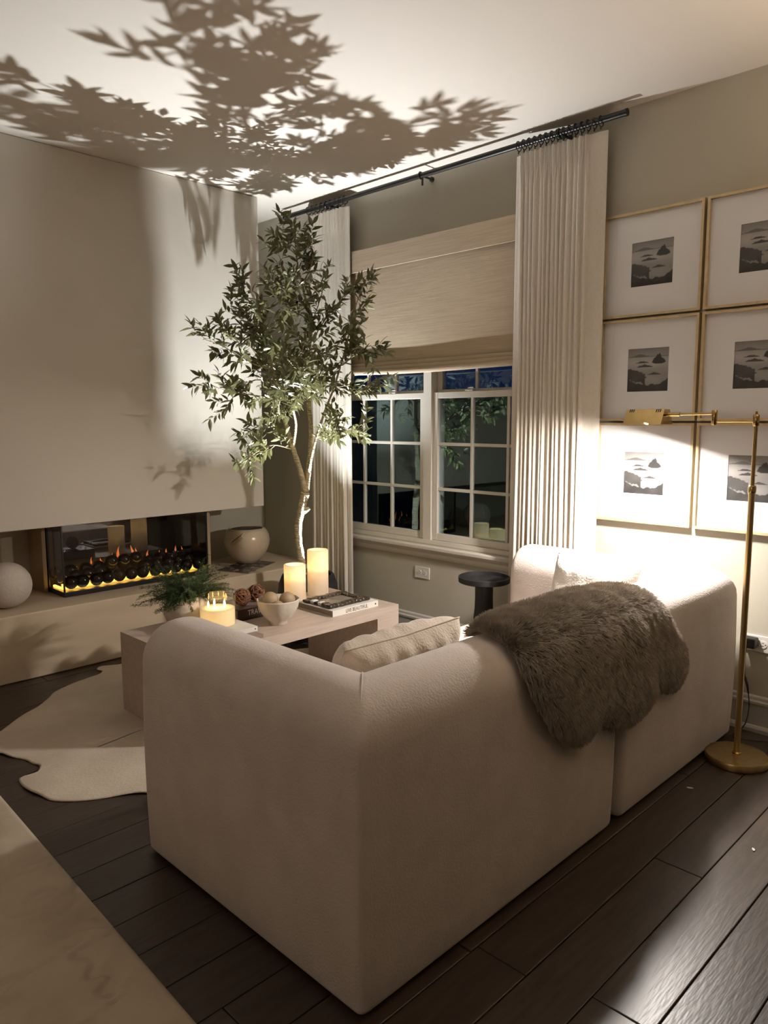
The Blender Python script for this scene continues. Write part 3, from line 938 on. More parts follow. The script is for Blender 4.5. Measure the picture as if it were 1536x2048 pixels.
pillow('lumbar_pillow', (2.50, -1.735, 0.575), (0.05, 1, 0.02), (0.42, 0, 0.90), (0.90, 0, -0.42), 0.48, 0.28, 0.17, M_pillow, 'beige lumbar pillow leaning on the near part of the sofa back', 2.0, wr=0.009)
pillow('throw_pillow', (2.485, -0.500, 0.597), (1.0, 0.04, -0.03), (0.03, 0.28, 0.95), (0.04, -0.95, 0.28), 0.38, 0.31, 0.12, M_whitepil, 'bright white throw pillow in the sofa corner below the lamp', 5.0)

# fur throw over the back: two pelts side by side
def throw():
    R, hw, top = 0.115, ST/2, SH
    a0 = hw-R
    def surf(y, q, off):
        """points and normals on the sofa back: y along it, q = arc length from the middle of the top, outward positive"""
        sg = np.where(q > 0, 1.0, -1.0)
        e = np.abs(q)-a0
        t = np.clip(e/R, 0, PI/2)
        x = np.where(e <= 0, q, sg*(a0+R*np.sin(t)))
        down = np.maximum(e-R*PI/2, 0)
        z = top-R+R*np.cos(t)-down
        nx, nz = np.where(e <= 0, 0, sg*np.sin(t)), np.where(e <= 0, 1, np.cos(t))
        x = x+np.where((sg > 0), 0.006*np.sin(PI*np.clip(down/(top-R-0.03), 0, 1)), 0)
        P = np.stack([xc+x+nx*off, y, z+nz*off], -1)
        N = np.stack([nx, np.zeros_like(nx), nz], -1)
        T = np.stack([nz, np.zeros_like(nx), -nx], -1)      # direction of growing q
        return P, N, T
    def inside(P, y, q):
        c = np.zeros(y.shape, bool)
        j = len(P)-1
        for i in range(len(P)):
            k = ((P[i, 1] > q) != (P[j, 1] > q)) & (y < (P[j, 0]-P[i, 0])*(q-P[i, 1])/(P[j, 1]-P[i, 1]+1e-12)+P[i, 0])
            c ^= k
            j = i
        return c
    def dist(P, y, q):
        d = np.full(y.shape, 9.0)
        for i in range(len(P)):
            A, B = P[i], P[(i+1) % len(P)]
            ab = B-A
            t = np.clip(((y-A[0])*ab[0]+(q-A[1])*ab[1])/(ab@ab), 0, 1)
            d = np.minimum(d, np.hypot(y-A[0]-t*ab[0], q-A[1]-t*ab[1]))
        return d
    pelts = [
        ([(-1.15, -.12), (-1.0, -.14), (-.92, -.08), (-.86, .03), (-.835, .112), (-.79, .195), (-.71, .268), (-.665, .326), (-.672, .395), (-.74, .432), (-.83, .418), (-.92, .38), (-1.02, .3), (-1.1, .1)], 0.006, 0.026, 22000),
        ([(-1.64, -.10), (-1.68, .0), (-1.70, .08), (-1.69, .166), (-1.63, .267), (-1.555, .350), (-1.490, .40), (-1.42, .420), (-1.35, .402), (-1.302, .385), (-1.232, .435), (-1.162, .450), (-1.04, .447), (-.955, .425), (-.928, .385), (-.945, .312), (-.99, .19), (-1.04, .084), (-1.06, 0), (-1.08, -.10), (-1.15, -.14), (-1.3, -.12), (-1.5, -.13)], 0.012, 0.034, 46000),
    ]
    t = thing('fur_throw', (xc, -1.1, 0.3), 'thick taupe faux fur throw draped over the sofa back', 'throw')
    M_pelt = mat('pelt', (0.26, 0.215, 0.175), 0.95, nscale=20, spec=0.1)
    M_fur = mat('fur', (0.46, 0.408, 0.345), 0.8, col2=(0.355, 0.31, 0.26), nscale=25, spec=0.2)
    root = np.array(t.location)
    g = np.random.default_rng(4)
    for poly, base, puff, n in pelts:
        P = np.array(smooth_pts([(p[0], p[1], 0) for p in poly+[poly[0]]], 4))[:-1, :2]
        def offs(y, q, d):
            return base+puff*(1-np.exp(-d/0.035))+0.003*np.sin(y*23+q*4)*np.clip(q*6, 0, 1)
        st = 0.010
        ys = np.arange(P[:, 0].min(), P[:, 0].max()+st, st); qs = np.arange(P[:, 1].min(), P[:, 1].max()+st, st)
        Y, Q = np.meshgrid(ys, qs, indexing='ij')
        ins = inside(P, Y, Q)
        D = dist(P, Y, Q)
        V = surf(Y, Q, offs(Y, Q, np.where(ins, D, 0)))[0]
        nq = len(qs)
        keep = ins[:-1, :-1] & ins[1:, :-1] & ins[:-1, 1:] & ins[1:, 1:]
        idx, vs, fs = {}, [], []
        def vid(i, j):
            k = i*nq+j
            if k not in idx:
                idx[k] = len(vs); vs.append(tuple(V[i, j]))
            return idx[k]
        for i, j in zip(*np.nonzero(keep)):
            fs.append((vid(i, j), vid(i+1, j), vid(i+1, j+1), vid(i, j+1)))
        po = mesh('pelt', MB().add(vs, fs), M_pelt, t, smooth=True)
        # strands
        y = g.uniform(P[:, 0].min(), P[:, 0].max(), n*3); q = g.uniform(P[:, 1].min(), P[:, 1].max(), n*3)
        k = inside(P, y, q)
        y, q = y[k][:n], q[k][:n]
        n = len(y)
        d = dist(P, y, q)
        e = 0.003
        gy = (dist(P, y+e, q)-d)/e; gq = (dist(P, y, q+e)-d)/e
        pos, N, T = surf(y, q, offs(y, q, d)-0.002)
        Yax = np.array([0.0, 1.0, 0.0])
        out = -(gy[:, None]*Yax+gq[:, None]*T)*np.exp(-d/0.022)[:, None]
        cl = np.array([[mnoise.noise(Vector((a*42, b*26, c))) for c in (0.3, 5.3, 9.1)] for a, b in zip(y, q)])
        jit = g.normal(0, 0.16, (n, 3))
        lie = np.where(q > 0.10, 0.55, 0.18)[:, None]
        dr = N*0.85+T*lie+cl*0.5+jit+out*1.1
        dr /= np.linalg.norm(dr, axis=1)[:, None]
        dr2 = dr*0.55+T*lie*1.1+np.array([0, 0, -0.30])+cl*0.25+N*0.2+out*0.4
        dr2 /= np.linalg.norm(dr2, axis=1)[:, None]
        ln = 0.021*g.uniform(0.7, 1.25, n)[:, None]
        arr = np.zeros((n, 4, 3), dtype=np.float32)
        p = pos-root
        for m in range(4):
            arr[:, m] = p
            f = m/3
            st3 = dr*(1-f)+dr2*f
            st3 /= np.linalg.norm(st3, axis=1)[:, None]
            p = p+st3*ln/3
        cv = bpy.data.hair_curves.new('fur')
        cv.add_curves([4]*n)
        cv.attributes['position'].data.foreach_set('vector', arr.reshape(-1))
        ra = cv.attributes.get('radius') or cv.attributes.new('radius', 'FLOAT', 'POINT')
        ra.data.foreach_set('value', np.tile(np.array([0.0009, 0.0009, 0.0007, 0.0002], dtype=np.float32), n))
        cv.materials.append(M_fur)
        fo = bpy.data.objects.new('fur', cv)
        COL.objects.link(fo)
        fo.parent = po
        fo['kind'] = 'stuff'
throw()

# ------------------------------------------------------------------ reading lamp
LX, LY = 3.062, -0.362
lp = thing('floor_lamp', (LX, LY, 0), 'brass swing-arm pharmacy floor lamp standing behind the sofa', 'floor lamp')
mesh('base', MB().lathe([(0.112, 0.001), (0.116, 0.003), (0.116, 0.026), (0.113, 0.030), (0.0, 0.031)], (LX, LY, 0), 56), M_brassd, lp, smooth=40)
mesh('pole', MB().tube([(LX, LY, 0.030), (LX, LY, 1.08)], 0.0115, 20), M_brassd, lp, smooth=40)
mesh('pole_foot', MB().lathe([(0.016, 0.0305), (0.016, 0.036), (0.0125, 0.040)], (LX, LY, 0), 20), M_brass, lp, smooth=40)
mesh('collar', MB().lathe([(0.0135, 1.062), (0.0145, 1.066), (0.0145, 1.085), (0.012, 1.090)], (LX, LY, 0), 20), M_brass, lp, smooth=40)
mesh('upper_pole', MB().tube([(LX, LY, 1.085), (LX, LY, 1.315)], 0.0075, 16), M_brass, lp, smooth=40)
mesh('joint', MB().lathe([(0.009, 1.312), (0.0115, 1.315), (0.0115, 1.352), (0.009, 1.355), (0.004, 1.357), (0.004, 1.366), (0.001, 1.367)], (LX, LY, 0), 16), M_brass, lp, smooth=40)
EX, EY = 2.915, -0.378
mesh('arm', MB().tube([(LX, LY, 1.330), (EX, EY, 1.330)], 0.0052, 12), M_brass, lp, smooth=40)
mesh('elbow', MB().lathe([(0.008, 1.316), (0.0105, 1.319), (0.0105, 1.370), (0.008, 1.373)], (EX, EY, 0), 16), M_brass, lp, smooth=40)
HX, HY = 2.655, -0.395
mesh('arm', MB().tube([(EX, EY, 1.360), (HX+0.12, HY+0.004, 1.357)], 0.0052, 12), M_brass, lp, smooth=40)
mesh('swivel', MB().tube([(HX+0.13, HY+0.004, 1.357), (HX+0.078, HY, 1.357)], 0.0085, 14), M_brass, lp, smooth=40)
# trough shade: open below
sec_o = [(-0.055, 1.318), (-0.024, 1.378), (0.024, 1.378), (0.055, 1.318)]
sec_i = [(-0.0525, 1.318), (-0.0225, 1.3755), (0.0225, 1.3755), (0.0525, 1.318)]
x0, x1 = HX-0.080, HX+0.080
hd = MB()
vs = [(x, HY+a, z) for x in (x0, x1) for a, z in sec_o]+[(x, HY+a, z) for x in (x0+0.002, x1-0.002) for a, z in sec_i]
fs = []
for k in range(3):
    fs += [(k, k+1, 5+k, 4+k), (8+k, 12+k, 13+k, 9+k)]
fs += [(0, 1, 2, 3), (7, 6, 5, 4), (11, 10, 9, 8), (12, 13, 14, 15), (0, 4, 12, 8), (3, 11, 15, 7), (0, 8, 11, 3), (4, 7, 15, 12)]
hd.add(vs, fs)
shade = mesh('lamp_shade', hd, M_brass, lp)
for xs in (0.016, 0.024, 0.032, 0.128, 0.136, 0.144):
    sl = MB()
    for s in (-1, 1):
        sl.add([(x0+xs-0.002, HY+s*0.0305, 1.3665), (x0+xs+0.002, HY+s*0.0305, 1.3665), (x0+xs+0.003, HY+s*0.0246, 1.3788), (x0+xs-0.001, HY+s*0.0246, 1.3788)], [(0, 1, 2, 3)])
        sl.add([(x0+xs-0.001, HY+s*0.0246, 1.3788), (x0+xs+0.003, HY+s*0.0246, 1.3788), (x0+xs+0.003, HY+s*0.014, 1.3788), (x0+xs-0.001, HY+s*0.014, 1.3788)], [(0, 1, 2, 3)])
    mesh('vent_slot', sl, M_slot, shade)
mesh('led_panel', MB().box(x0+0.012, x1-0.012, HY-0.030, HY+0.030, 1.334, 1.337), M_led, lp)
light('lamp_light', 'AREA', (HX, HY, 1.316), LAMP_POWER, (1.0, 0.92, 0.85), shape='RECTANGLE', size=0.12, size_y=0.05, rot=Vector((0.25, 0.20, 0.95)).to_track_quat('Z', 'Y').to_euler())

# ------------------------------------------------------------------ side table
stc = (1.742, -0.265)
sd = thing('side_table', (*stc, 0), 'black round drink table with pedestal by the window curtain', 'side table')
mesh('table_top', MB().lathe([(0.05, 0.498), (0.125, 0.500), (0.133, 0.504), (0.134, 0.530), (0.131, 0.532), (0.128, 0.530), (0.127, 0.512), (0.0, 0.510)], (*stc, 0), 56), M_blackm, sd, smooth=40)
mesh('pedestal', MB().lathe([(0.078, 0.018), (0.070, 0.06), (0.064, 0.14), (0.060, 0.24), (0.055, 0.30), (0.048, 0.36), (0.046, 0.42), (0.047, 0.4975)], (*stc, 0), 40), M_blackm, sd, smooth=40)
mesh('base', MB().lathe([(0.105, 0.001), (0.108, 0.004), (0.108, 0.012), (0.10, 0.017), (0.0, 0.0178)], (*stc, 0), 48), M_blackm, sd, smooth=40)

# ------------------------------------------------------------------ coffee table
TX0, TX1, TY0, TY1, TZ = 0.84, 1.40, -1.815, -0.55, 0.375
ct = thing('coffee_table', ((TX0+TX1)/2, (TY0+TY1)/2, 0.0), 'long low taupe wood waterfall coffee table in front of the fireplace', 'coffee table')
LT, TT, CZ0 = 0.155, 0.05, 0.0062
top = MB().prism([(TY0, TZ), (TY1, TZ), (TY1-0.055, TZ-TT), (TY0+0.055, TZ-TT)], 'x', TX0, TX1)
# mitred outline in (y,z): the top overhangs as a trapezoid, the legs meet it along the mitre
mesh('table_top', top, M_table, ct)
mesh('leg', MB().prism([(TY1, TZ-0.0004), (TY1, CZ0), (TY1-LT, CZ0), (TY1-LT, TZ-TT-0.0004), (TY1-0.055, TZ-TT-0.0004)], 'x', TX0, TX1), M_table, ct)
mesh('leg', MB().prism([(TY0, TZ-0.0004), (TY0+0.055, TZ-TT-0.0004), (TY0+LT, TZ-TT-0.0004), (TY0+LT, CZ0), (TY0, CZ0)], 'x', TX0, TX1), M_table, ct)

Z = TZ+0.0006
def alabaster(c, r, h, label, seed):
    t = thing('alabaster_candle', (c[0], c[1], Z), label, 'candle', 'two alabaster candle holders on the coffee table')
    t0 = 0.010
    pr = [(r*0.97, 0.0), (r, 0.004), (r, h-0.003), (r-0.002, h), (r-t0, h), (r-t0-0.001, h-0.004), (r-t0-0.001, h*0.52), (0.0, h*0.52)]
    mesh('holder', MB().lathe([(a, b) for a, b in pr], (c[0], c[1], Z), 40, wob=lambda a, hh: 1+0.006*math.sin(3*a+seed+hh*20)), M_alab, t, smooth=40)
    zf = Z+h*0.52+0.016
    mesh('wick_flame', MB().lathe([(0.001, -0.012), (0.004, -0.004), (0.0045, 0.003), (0.002, 0.012), (0.0002, 0.018)], (c[0], c[1], zf+0.001), 10), M_flame, t, smooth=True)
    light('candle_light', 'POINT', (c[0], c[1], zf+0.028), 1.0 if h > 0.2 else 0.7, (1.0, 0.66, 0.28), shadow_soft_size=0.012)
alabaster((0.925, -0.700), 0.058, 0.252, 'taller glowing alabaster candle holder on the coffee table', 1.0)
alabaster((0.938, -0.872), 0.058, 0.195, 'shorter glowing alabaster candle holder on the coffee table', 4.0)

# live beautiful book + shell tray
def book(name, x0, x1, y0, y1, z0, th, cover, label, spine='+x', pages=M_pages, rot=0.0):
    t = thing(name, ((x0+x1)/2, (y0+y1)/2, z0), label, 'book')
    c = 0.003
    o1 = mesh('cover', MB().box(x0, x1, y0, y1, z0, z0+c).box(x0, x1, y0, y1, z0+th-c, z0+th).box(x1-c, x1, y0, y1, z0+c, z0+th-c), cover, t)
    o2 = mesh('pages', MB().box(x0+0.004, x1-c-0.0002, y0+0.004, y1-0.004, z0+c+0.0001, z0+th-c-0.0001), pages, t)
    return t
lb = book('coffee_table_book', 1.075, 1.353, -0.968, -0.655, Z, 0.031, M_paperw, 'white LIVE BEAUTIFUL hardcover book under the shell tray')
mesh('title', text_mb('LIVE BEAUTIFUL', 0.0270, 0.80, (1.3532, -0.882, Z+0.0065), (0, 1, 0), (0, 0, 1)), M_ink, lb)
mesh('publisher_mark', MB().lathe([(0.0045, 1.3530), (0.0045, 1.3536)], (0, -0.674, Z+0.0155), 14, axis='x'), M_ink, lb)
tr = thing('shell_tray', (1.21, -0.81, Z+0.031), 'dark shell-edged rectangular tray on the white book', 'tray')
tz = Z+0.0314
trx0, trx1, try0, try1 = 1.115, 1.315, -0.945, -0.695
mesh('tray_bottom', MB().bbox(trx0+0.02, trx1-0.02, try0+0.02, try1-0.02, tz, tz+0.006, 0.002), M_hornin, tr)
def shell_mb(w2, d2, h):
    return MB().rbox((0, 0, h/2), (w2, d2, h), min(w2, d2, h)*0.42, n=3)
kk = 0
for (ax0, ay0, ax1, ay1, n) in ((trx1, try0, trx1, try1, 10), (trx0, try0, trx0, try1, 10), (trx0, try0, trx1, try0, 7), (trx0, try1, trx1, try1, 7)):
    for i in range(n+1):
        t = i/n
        x, y = ax0+(ax1-ax0)*t, ay0+(ay1-ay0)*t
        if ay0 == ay1 and i in (0, n): continue
        s = shell_mb(0.040 if ax0 == ax1 else 0.031, 0.031 if ax0 == ax1 else 0.040, random.uniform(0.015, 0.021))
        inx = -0.012*(1 if x > 1.2 else -1) if ax0 == ax1 else 0
        iny = -0.012*(1 if y > -0.82 else -1) if ay0 == ay1 else 0
        mesh('shell_piece', MB().add([(a+x+inx+random.uniform(-.002, .002), b+y+iny, c+tz+0.0005) for a, b, c in s.v], s.f), M_horn if kk not in (23, 25) else M_inkw, tr, smooth=True)
        kk += 1

# travel book, twig balls
tb2 = book('coffee_table_book', 0.885, 1.095, -1.345, -1.055, Z, 0.056, M_bookdark, 'thick dark brown TRAVEL book under the two twig balls')
mesh('title', text_mb('TRAVEL', 0.037, 0.86, (1.0952, -1.288, Z+0.022), (0, 1, 0), (0, 0, 1)), M_inkw, tb2)
mesh('dust_jacket', MB().box(0.887, 1.093, -1.338, -1.057, Z+0.0565, Z+0.0572), M_bookmauve, tb2)
def twig_ball(c, r, seed, label):
    rr = random.Random(seed)
    mb = MB()
    for k in range(46):
        ax = Vector((rr.gauss(0, 1), rr.gauss(0, 1), rr.gauss(0, 1))).normalized()
        b1 = ax.orthogonal().normalized(); b2 = ax.cross(b1)
        off = rr.uniform(-0.55, 0.55)*r
        rad = math.sqrt(max(0.0001, r*r-off*off))*rr.uniform(0.90, 1.0)
        a0 = rr.uniform(0, 2*PI); span = rr.uniform(1.6, 4.5)
        pts = []
        for t in np.linspace(0, 1, 12):
            a = a0+span*t
            pts.append(Vector(c)+ax*off+(b1*math.cos(a)+b2*math.sin(a))*rad*(1+0.04*math.sin(a*5+k)))
        mb.tube(pts, rr.uniform(0.0016, 0.0030), 5)
    o = mesh('twig_ball', mb, M_twig, smooth=True)
    o2 = MB().lathe([(r*0.80*math.sin(PI*i/10)+1e-5, -r*0.80*math.cos(PI*i/10)) for i in range(11)], c, 16)
    mesh('core', o2, mat('twig_core', (0.10, 0.042, 0.022), 0.9, nscale=40), o, smooth=True)
    return tag(o, label, 'ball')
twig_ball((1.030, -1.275, Z+0.0575+0.0425), 0.042, 3, 'red twig ball on the TRAVEL book, nearer the glass candle')
twig_ball((1.000, -1.170, Z+0.0575+0.0425), 0.042, 9, 'red twig ball on the TRAVEL book, nearer the stone bowl')

# stone bowl with balls
bc = (1.250, -1.222)
sbw = thing('stone_bowl', (*bc, Z), 'pale stone bowl holding wooden balls on the coffee table', 'bowl')
bp = [(0.040, 0.0), (0.043, 0.004), (0.044, 0.014), (0.060, 0.028), (0.080, 0.055), (0.094, 0.085), (0.101, 0.118), (0.0985, 0.121), (0.095, 0.117), (0.087, 0.085), (0.073, 0.058), (0.05, 0.036), (0.0, 0.030)]
mesh('bowl_body', MB().lathe(bp, (*bc, Z), 56, wob=lambda a, h: 1+0.012*math.sin(9*a)*(h > 0.02)), M_stone, sbw, smooth=50)
def wball(x, y, z, r, label):
    mb = MB().lathe([(r*math.sin(PI*i/16)+1e-5, -r*math.cos(PI*i/16)) for i in range(17)], (x, y, z), 28)
    tag(mesh('wooden_ball', mb, M_woodball, smooth=True), label, 'ball', 'wooden balls in the stone bowl')
wball(bc[0]-0.035, bc[1]-0.020, Z+0.112, 0.039, 'tan wooden ball in the stone bowl, toward the glass candle')
wball(bc[0]+0.012, bc[1]+0.046, Z+0.108, 0.039, 'tan wooden ball in the stone bowl, toward the white book')
wball(bc[0]+0.030, bc[1]-0.026, Z+0.088, 0.032, 'low tan wooden ball nestled at the front of the stone bowl')
wball(bc[0]-0.008, bc[1]+0.002, Z+0.064, 0.026, 'tan wooden ball at the bottom of the stone bowl')

# books and glass candle near the sofa arm
book('coffee_table_book', 1.100, 1.390, -1.640, -1.412, Z, 0.016, M_booktaupe, 'thin taupe book at the bottom of the stack under the glass candle')
wb = book('coffee_table_book', 1.085, 1.330, -1.620, -1.400, Z+0.0164, 0.022, M_paperw, 'white book directly under the glass jar candle')
mesh('publisher_mark', MB().lathe([(0.003, 1.3302), (0.003, 1.3308)], (0, -1.412, Z+0.028), 10, axis='x'), M_ink, wb)
cj = (1.178, -1.510, Z+0.0390)
gc = thing('jar_candle', cj, 'glass jar candle with several lit wicks on the white book', 'candle')
jr, jh = 0.083, 0.136
mesh('wax', MB().lathe([(jr-0.006, 0.0045), (jr-0.005, 0.006), (jr-0.005, 0.076), (jr-0.010, 0.079), (jr-0.03, 0.077), (0.0, 0.0765)], cj, 44), M_wax, gc, smooth=40)
mesh('glass_jar', MB().lathe([(jr-0.004, 0.0005), (jr, 0.004), (jr, jh-0.001), (jr-0.0012, jh), (jr-0.0028, jh-0.001), (jr-0.003, 0.008)], cj, 48), G_jar, gc, smooth=40)
mesh('rim', MB().tube([(cj[0]+(jr-0.0015)*math.cos(t), cj[1]+(jr-0.0015)*math.sin(t), cj[2]+jh+0.0005) for t in np.linspace(0, 2*PI, 49)], 0.0016, 6, cap=False), G_jar, gc, smooth=True)
for k in range(5):
    a = 2*PI*k/5+0.4
    x, y = cj[0]+0.040*math.cos(a), cj[1]+0.040*math.sin(a)
    mesh('wick_flame', MB().lathe([(0.0012, 0.080), (0.0042, 0.087), (0.0050, 0.093), (0.0032, 0.102), (0.0004, 0.113)], (x, y, cj[2]), 10), M_flame, gc, smooth=True)
light('candle_light', 'POINT', (cj[0], cj[1], cj[2]+0.105), 0.22, (1.0, 0.66, 0.26), shadow_soft_size=0.04)
light('candle_light', 'POINT', (cj[0], cj[1], cj[2]+0.050), 0.16, (1.0, 0.72, 0.34), shadow_soft_size=0.02)

# fern pot
fc = (0.972, -1.545)
fpot = thing('potted_fern', (*fc, Z), 'feathery dark green asparagus fern in a round cream pot', 'plant')
mesh('pot', MB().lathe([(0.055, 0.0), (0.072, 0.004), (0.094, 0.030), (0.108, 0.065), (0.106, 0.095), (0.090, 0.125), (0.072, 0.140), (0.066, 0.143), (0.061, 0.140), (0.061, 0.125), (0.0, 0.122)], (*fc, Z), 44), M_ceram, fpot, smooth=50)
def fern():
    rr = random.Random(21)
    fol, stems = MB(), MB()
    for k in range(210):
        a = rr.uniform(0, 2*PI)
        ln = rr.uniform(0.12, 0.235)
        el = rr.uniform(0.15, 1.35)
        p = Vector((fc[0]+0.03*math.cos(a), fc[1]+0.03*math.sin(a), Z+0.128))
        d = Vector((math.cos(a)*math.cos(el), math.sin(a)*math.cos(el), math.sin(el)))
        pts = [p.copy()]
        for i in range(12):
            d = (d+Vector((0, 0, -0.085))+Vector((rr.gauss(0, .07), rr.gauss(0, .07), rr.gauss(0, .05)))).normalized()
            if p.z < Z+0.125 and d.z < 0: d.z *= -0.1
            p = p+d*ln/12
            p.x = max(p.x, 0.14)
            if (p.x-1.175)**2+(p.y+1.51)**2 < 0.11**2 and p.z < Z+0.24:
                break
            pts.append(p.copy())
        if len(pts) < 4: continue
        stems.tube(pts, [0.0010*(1-0.6*i/len(pts)) for i in range(len(pts))], 4)
        for i in range(2, len(pts)):
            dv = (pts[i]-pts[i-1]).normalized()
            s1 = dv.orthogonal().normalized()
            for q in range(8):
                ang = rr.uniform(0, 2*PI)
                side = (Matrix.Rotation(ang, 3, dv) @ s1)
                L = 0.026*(1-0.55*i/len(pts))*rr.uniform(0.6, 1.2)
                o = pts[i-1].lerp(pts[i], rr.random())
                tip = o+(side*0.85+dv*0.5)*L
                wv = side.cross(dv).normalized()*0.0011
                m1 = o.lerp(tip, 0.5)
                fol.add([o, m1+wv, tip, m1-wv], [(0, 1, 2, 3)])
    f1 = mesh('stems', stems, M_fern, fpot)
    f2 = mesh('foliage', fol, M_fern, fpot, recalc=False)
    f2['kind'] = 'stuff'
fern()

# ------------------------------------------------------------------ olive tree
TB = Vector((0.54, -0.455, 0.0))
WV = Vector((-0.7042, 0.7100, 0.0))
tree = thing('olive_tree', (TB.x, TB.y, 0.0), 'tall slender olive tree with forked pale trunk growing in a black planter', 'tree')
pot = tree
mesh('planter_body', MB().lathe([(0.11, 0.001), (0.13, 0.006), (0.165, 0.08), (0.186, 0.18), (0.190, 0.26), (0.180, 0.34), (0.160, 0.395), (0.150, 0.402), (0.142, 0.396), (0.142, 0.37), (0.0, 0.368)], (TB.x, TB.y, 0), 48), M_blackm, pot, smooth=50)
mesh('moss', MB().lathe([(0.1405, 0.3695), (0.12, 0.385), (0.07, 0.394), (0.0, 0.396)], (TB.x, TB.y, 0), 30, wob=lambda a, h: 1+0.0*a), M_soil, pot, smooth=True)
# (points, radii): trunk and main limbs, then side branches with depth
limbs = [
    ([(0.518, -0.477, 0.375), (0.511, -0.484, 0.491), (0.501, -0.494, 0.593), (0.502, -0.493, 0.701), (0.526, -0.483, 0.81), (0.55, -0.473, 0.902)], [0.026, 0.024, 0.023, 0.022, 0.023, 0.026]),
    ([(0.55, -0.473, 0.902), (0.544, -0.508, 1.04), (0.541, -0.552, 1.161), (0.535, -0.6, 1.308), (0.536, -0.642, 1.453), (0.524, -0.682, 1.623), (0.512, -0.708, 1.763), (0.506, -0.742, 1.9), (0.509, -0.768, 2.034)], [0.019, 0.016, 0.0145, 0.013, 0.012, 0.01, 0.008, 0.006, 0.003]),
    ([(0.55, -0.473, 0.902), (0.561, -0.448, 1.083), (0.562, -0.433, 1.262), (0.553, -0.442, 1.456), (0.566, -0.457, 1.616), (0.599, -0.467, 1.773), (0.62, -0.474, 1.914), (0.611, -0.526, 2.106), (0.62, -0.573, 2.264), (0.625, -0.582, 2.411)], [0.02, 0.016, 0.014, 0.012, 0.01, 0.009, 0.008, 0.006, 0.004, 0.002]),
    ([(0.564, -0.459, 1.023), (0.64, -0.469, 1.205), (0.729, -0.465, 1.389), (0.797, -0.454, 1.522), (0.843, -0.408, 1.732), (0.889, -0.363, 1.982), (0.935, -0.317, 2.14)], [0.01, 0.008, 0.007, 0.006, 0.005, 0.004, 0.002]),
    ([(0.539, -0.554, 1.166), (0.64, -0.609, 1.309), (0.739, -0.708, 1.406), (0.862, -0.783, 1.471), (0.96, -0.884, 1.517)], [0.008, 0.007, 0.006, 0.004, 0.002]),
]
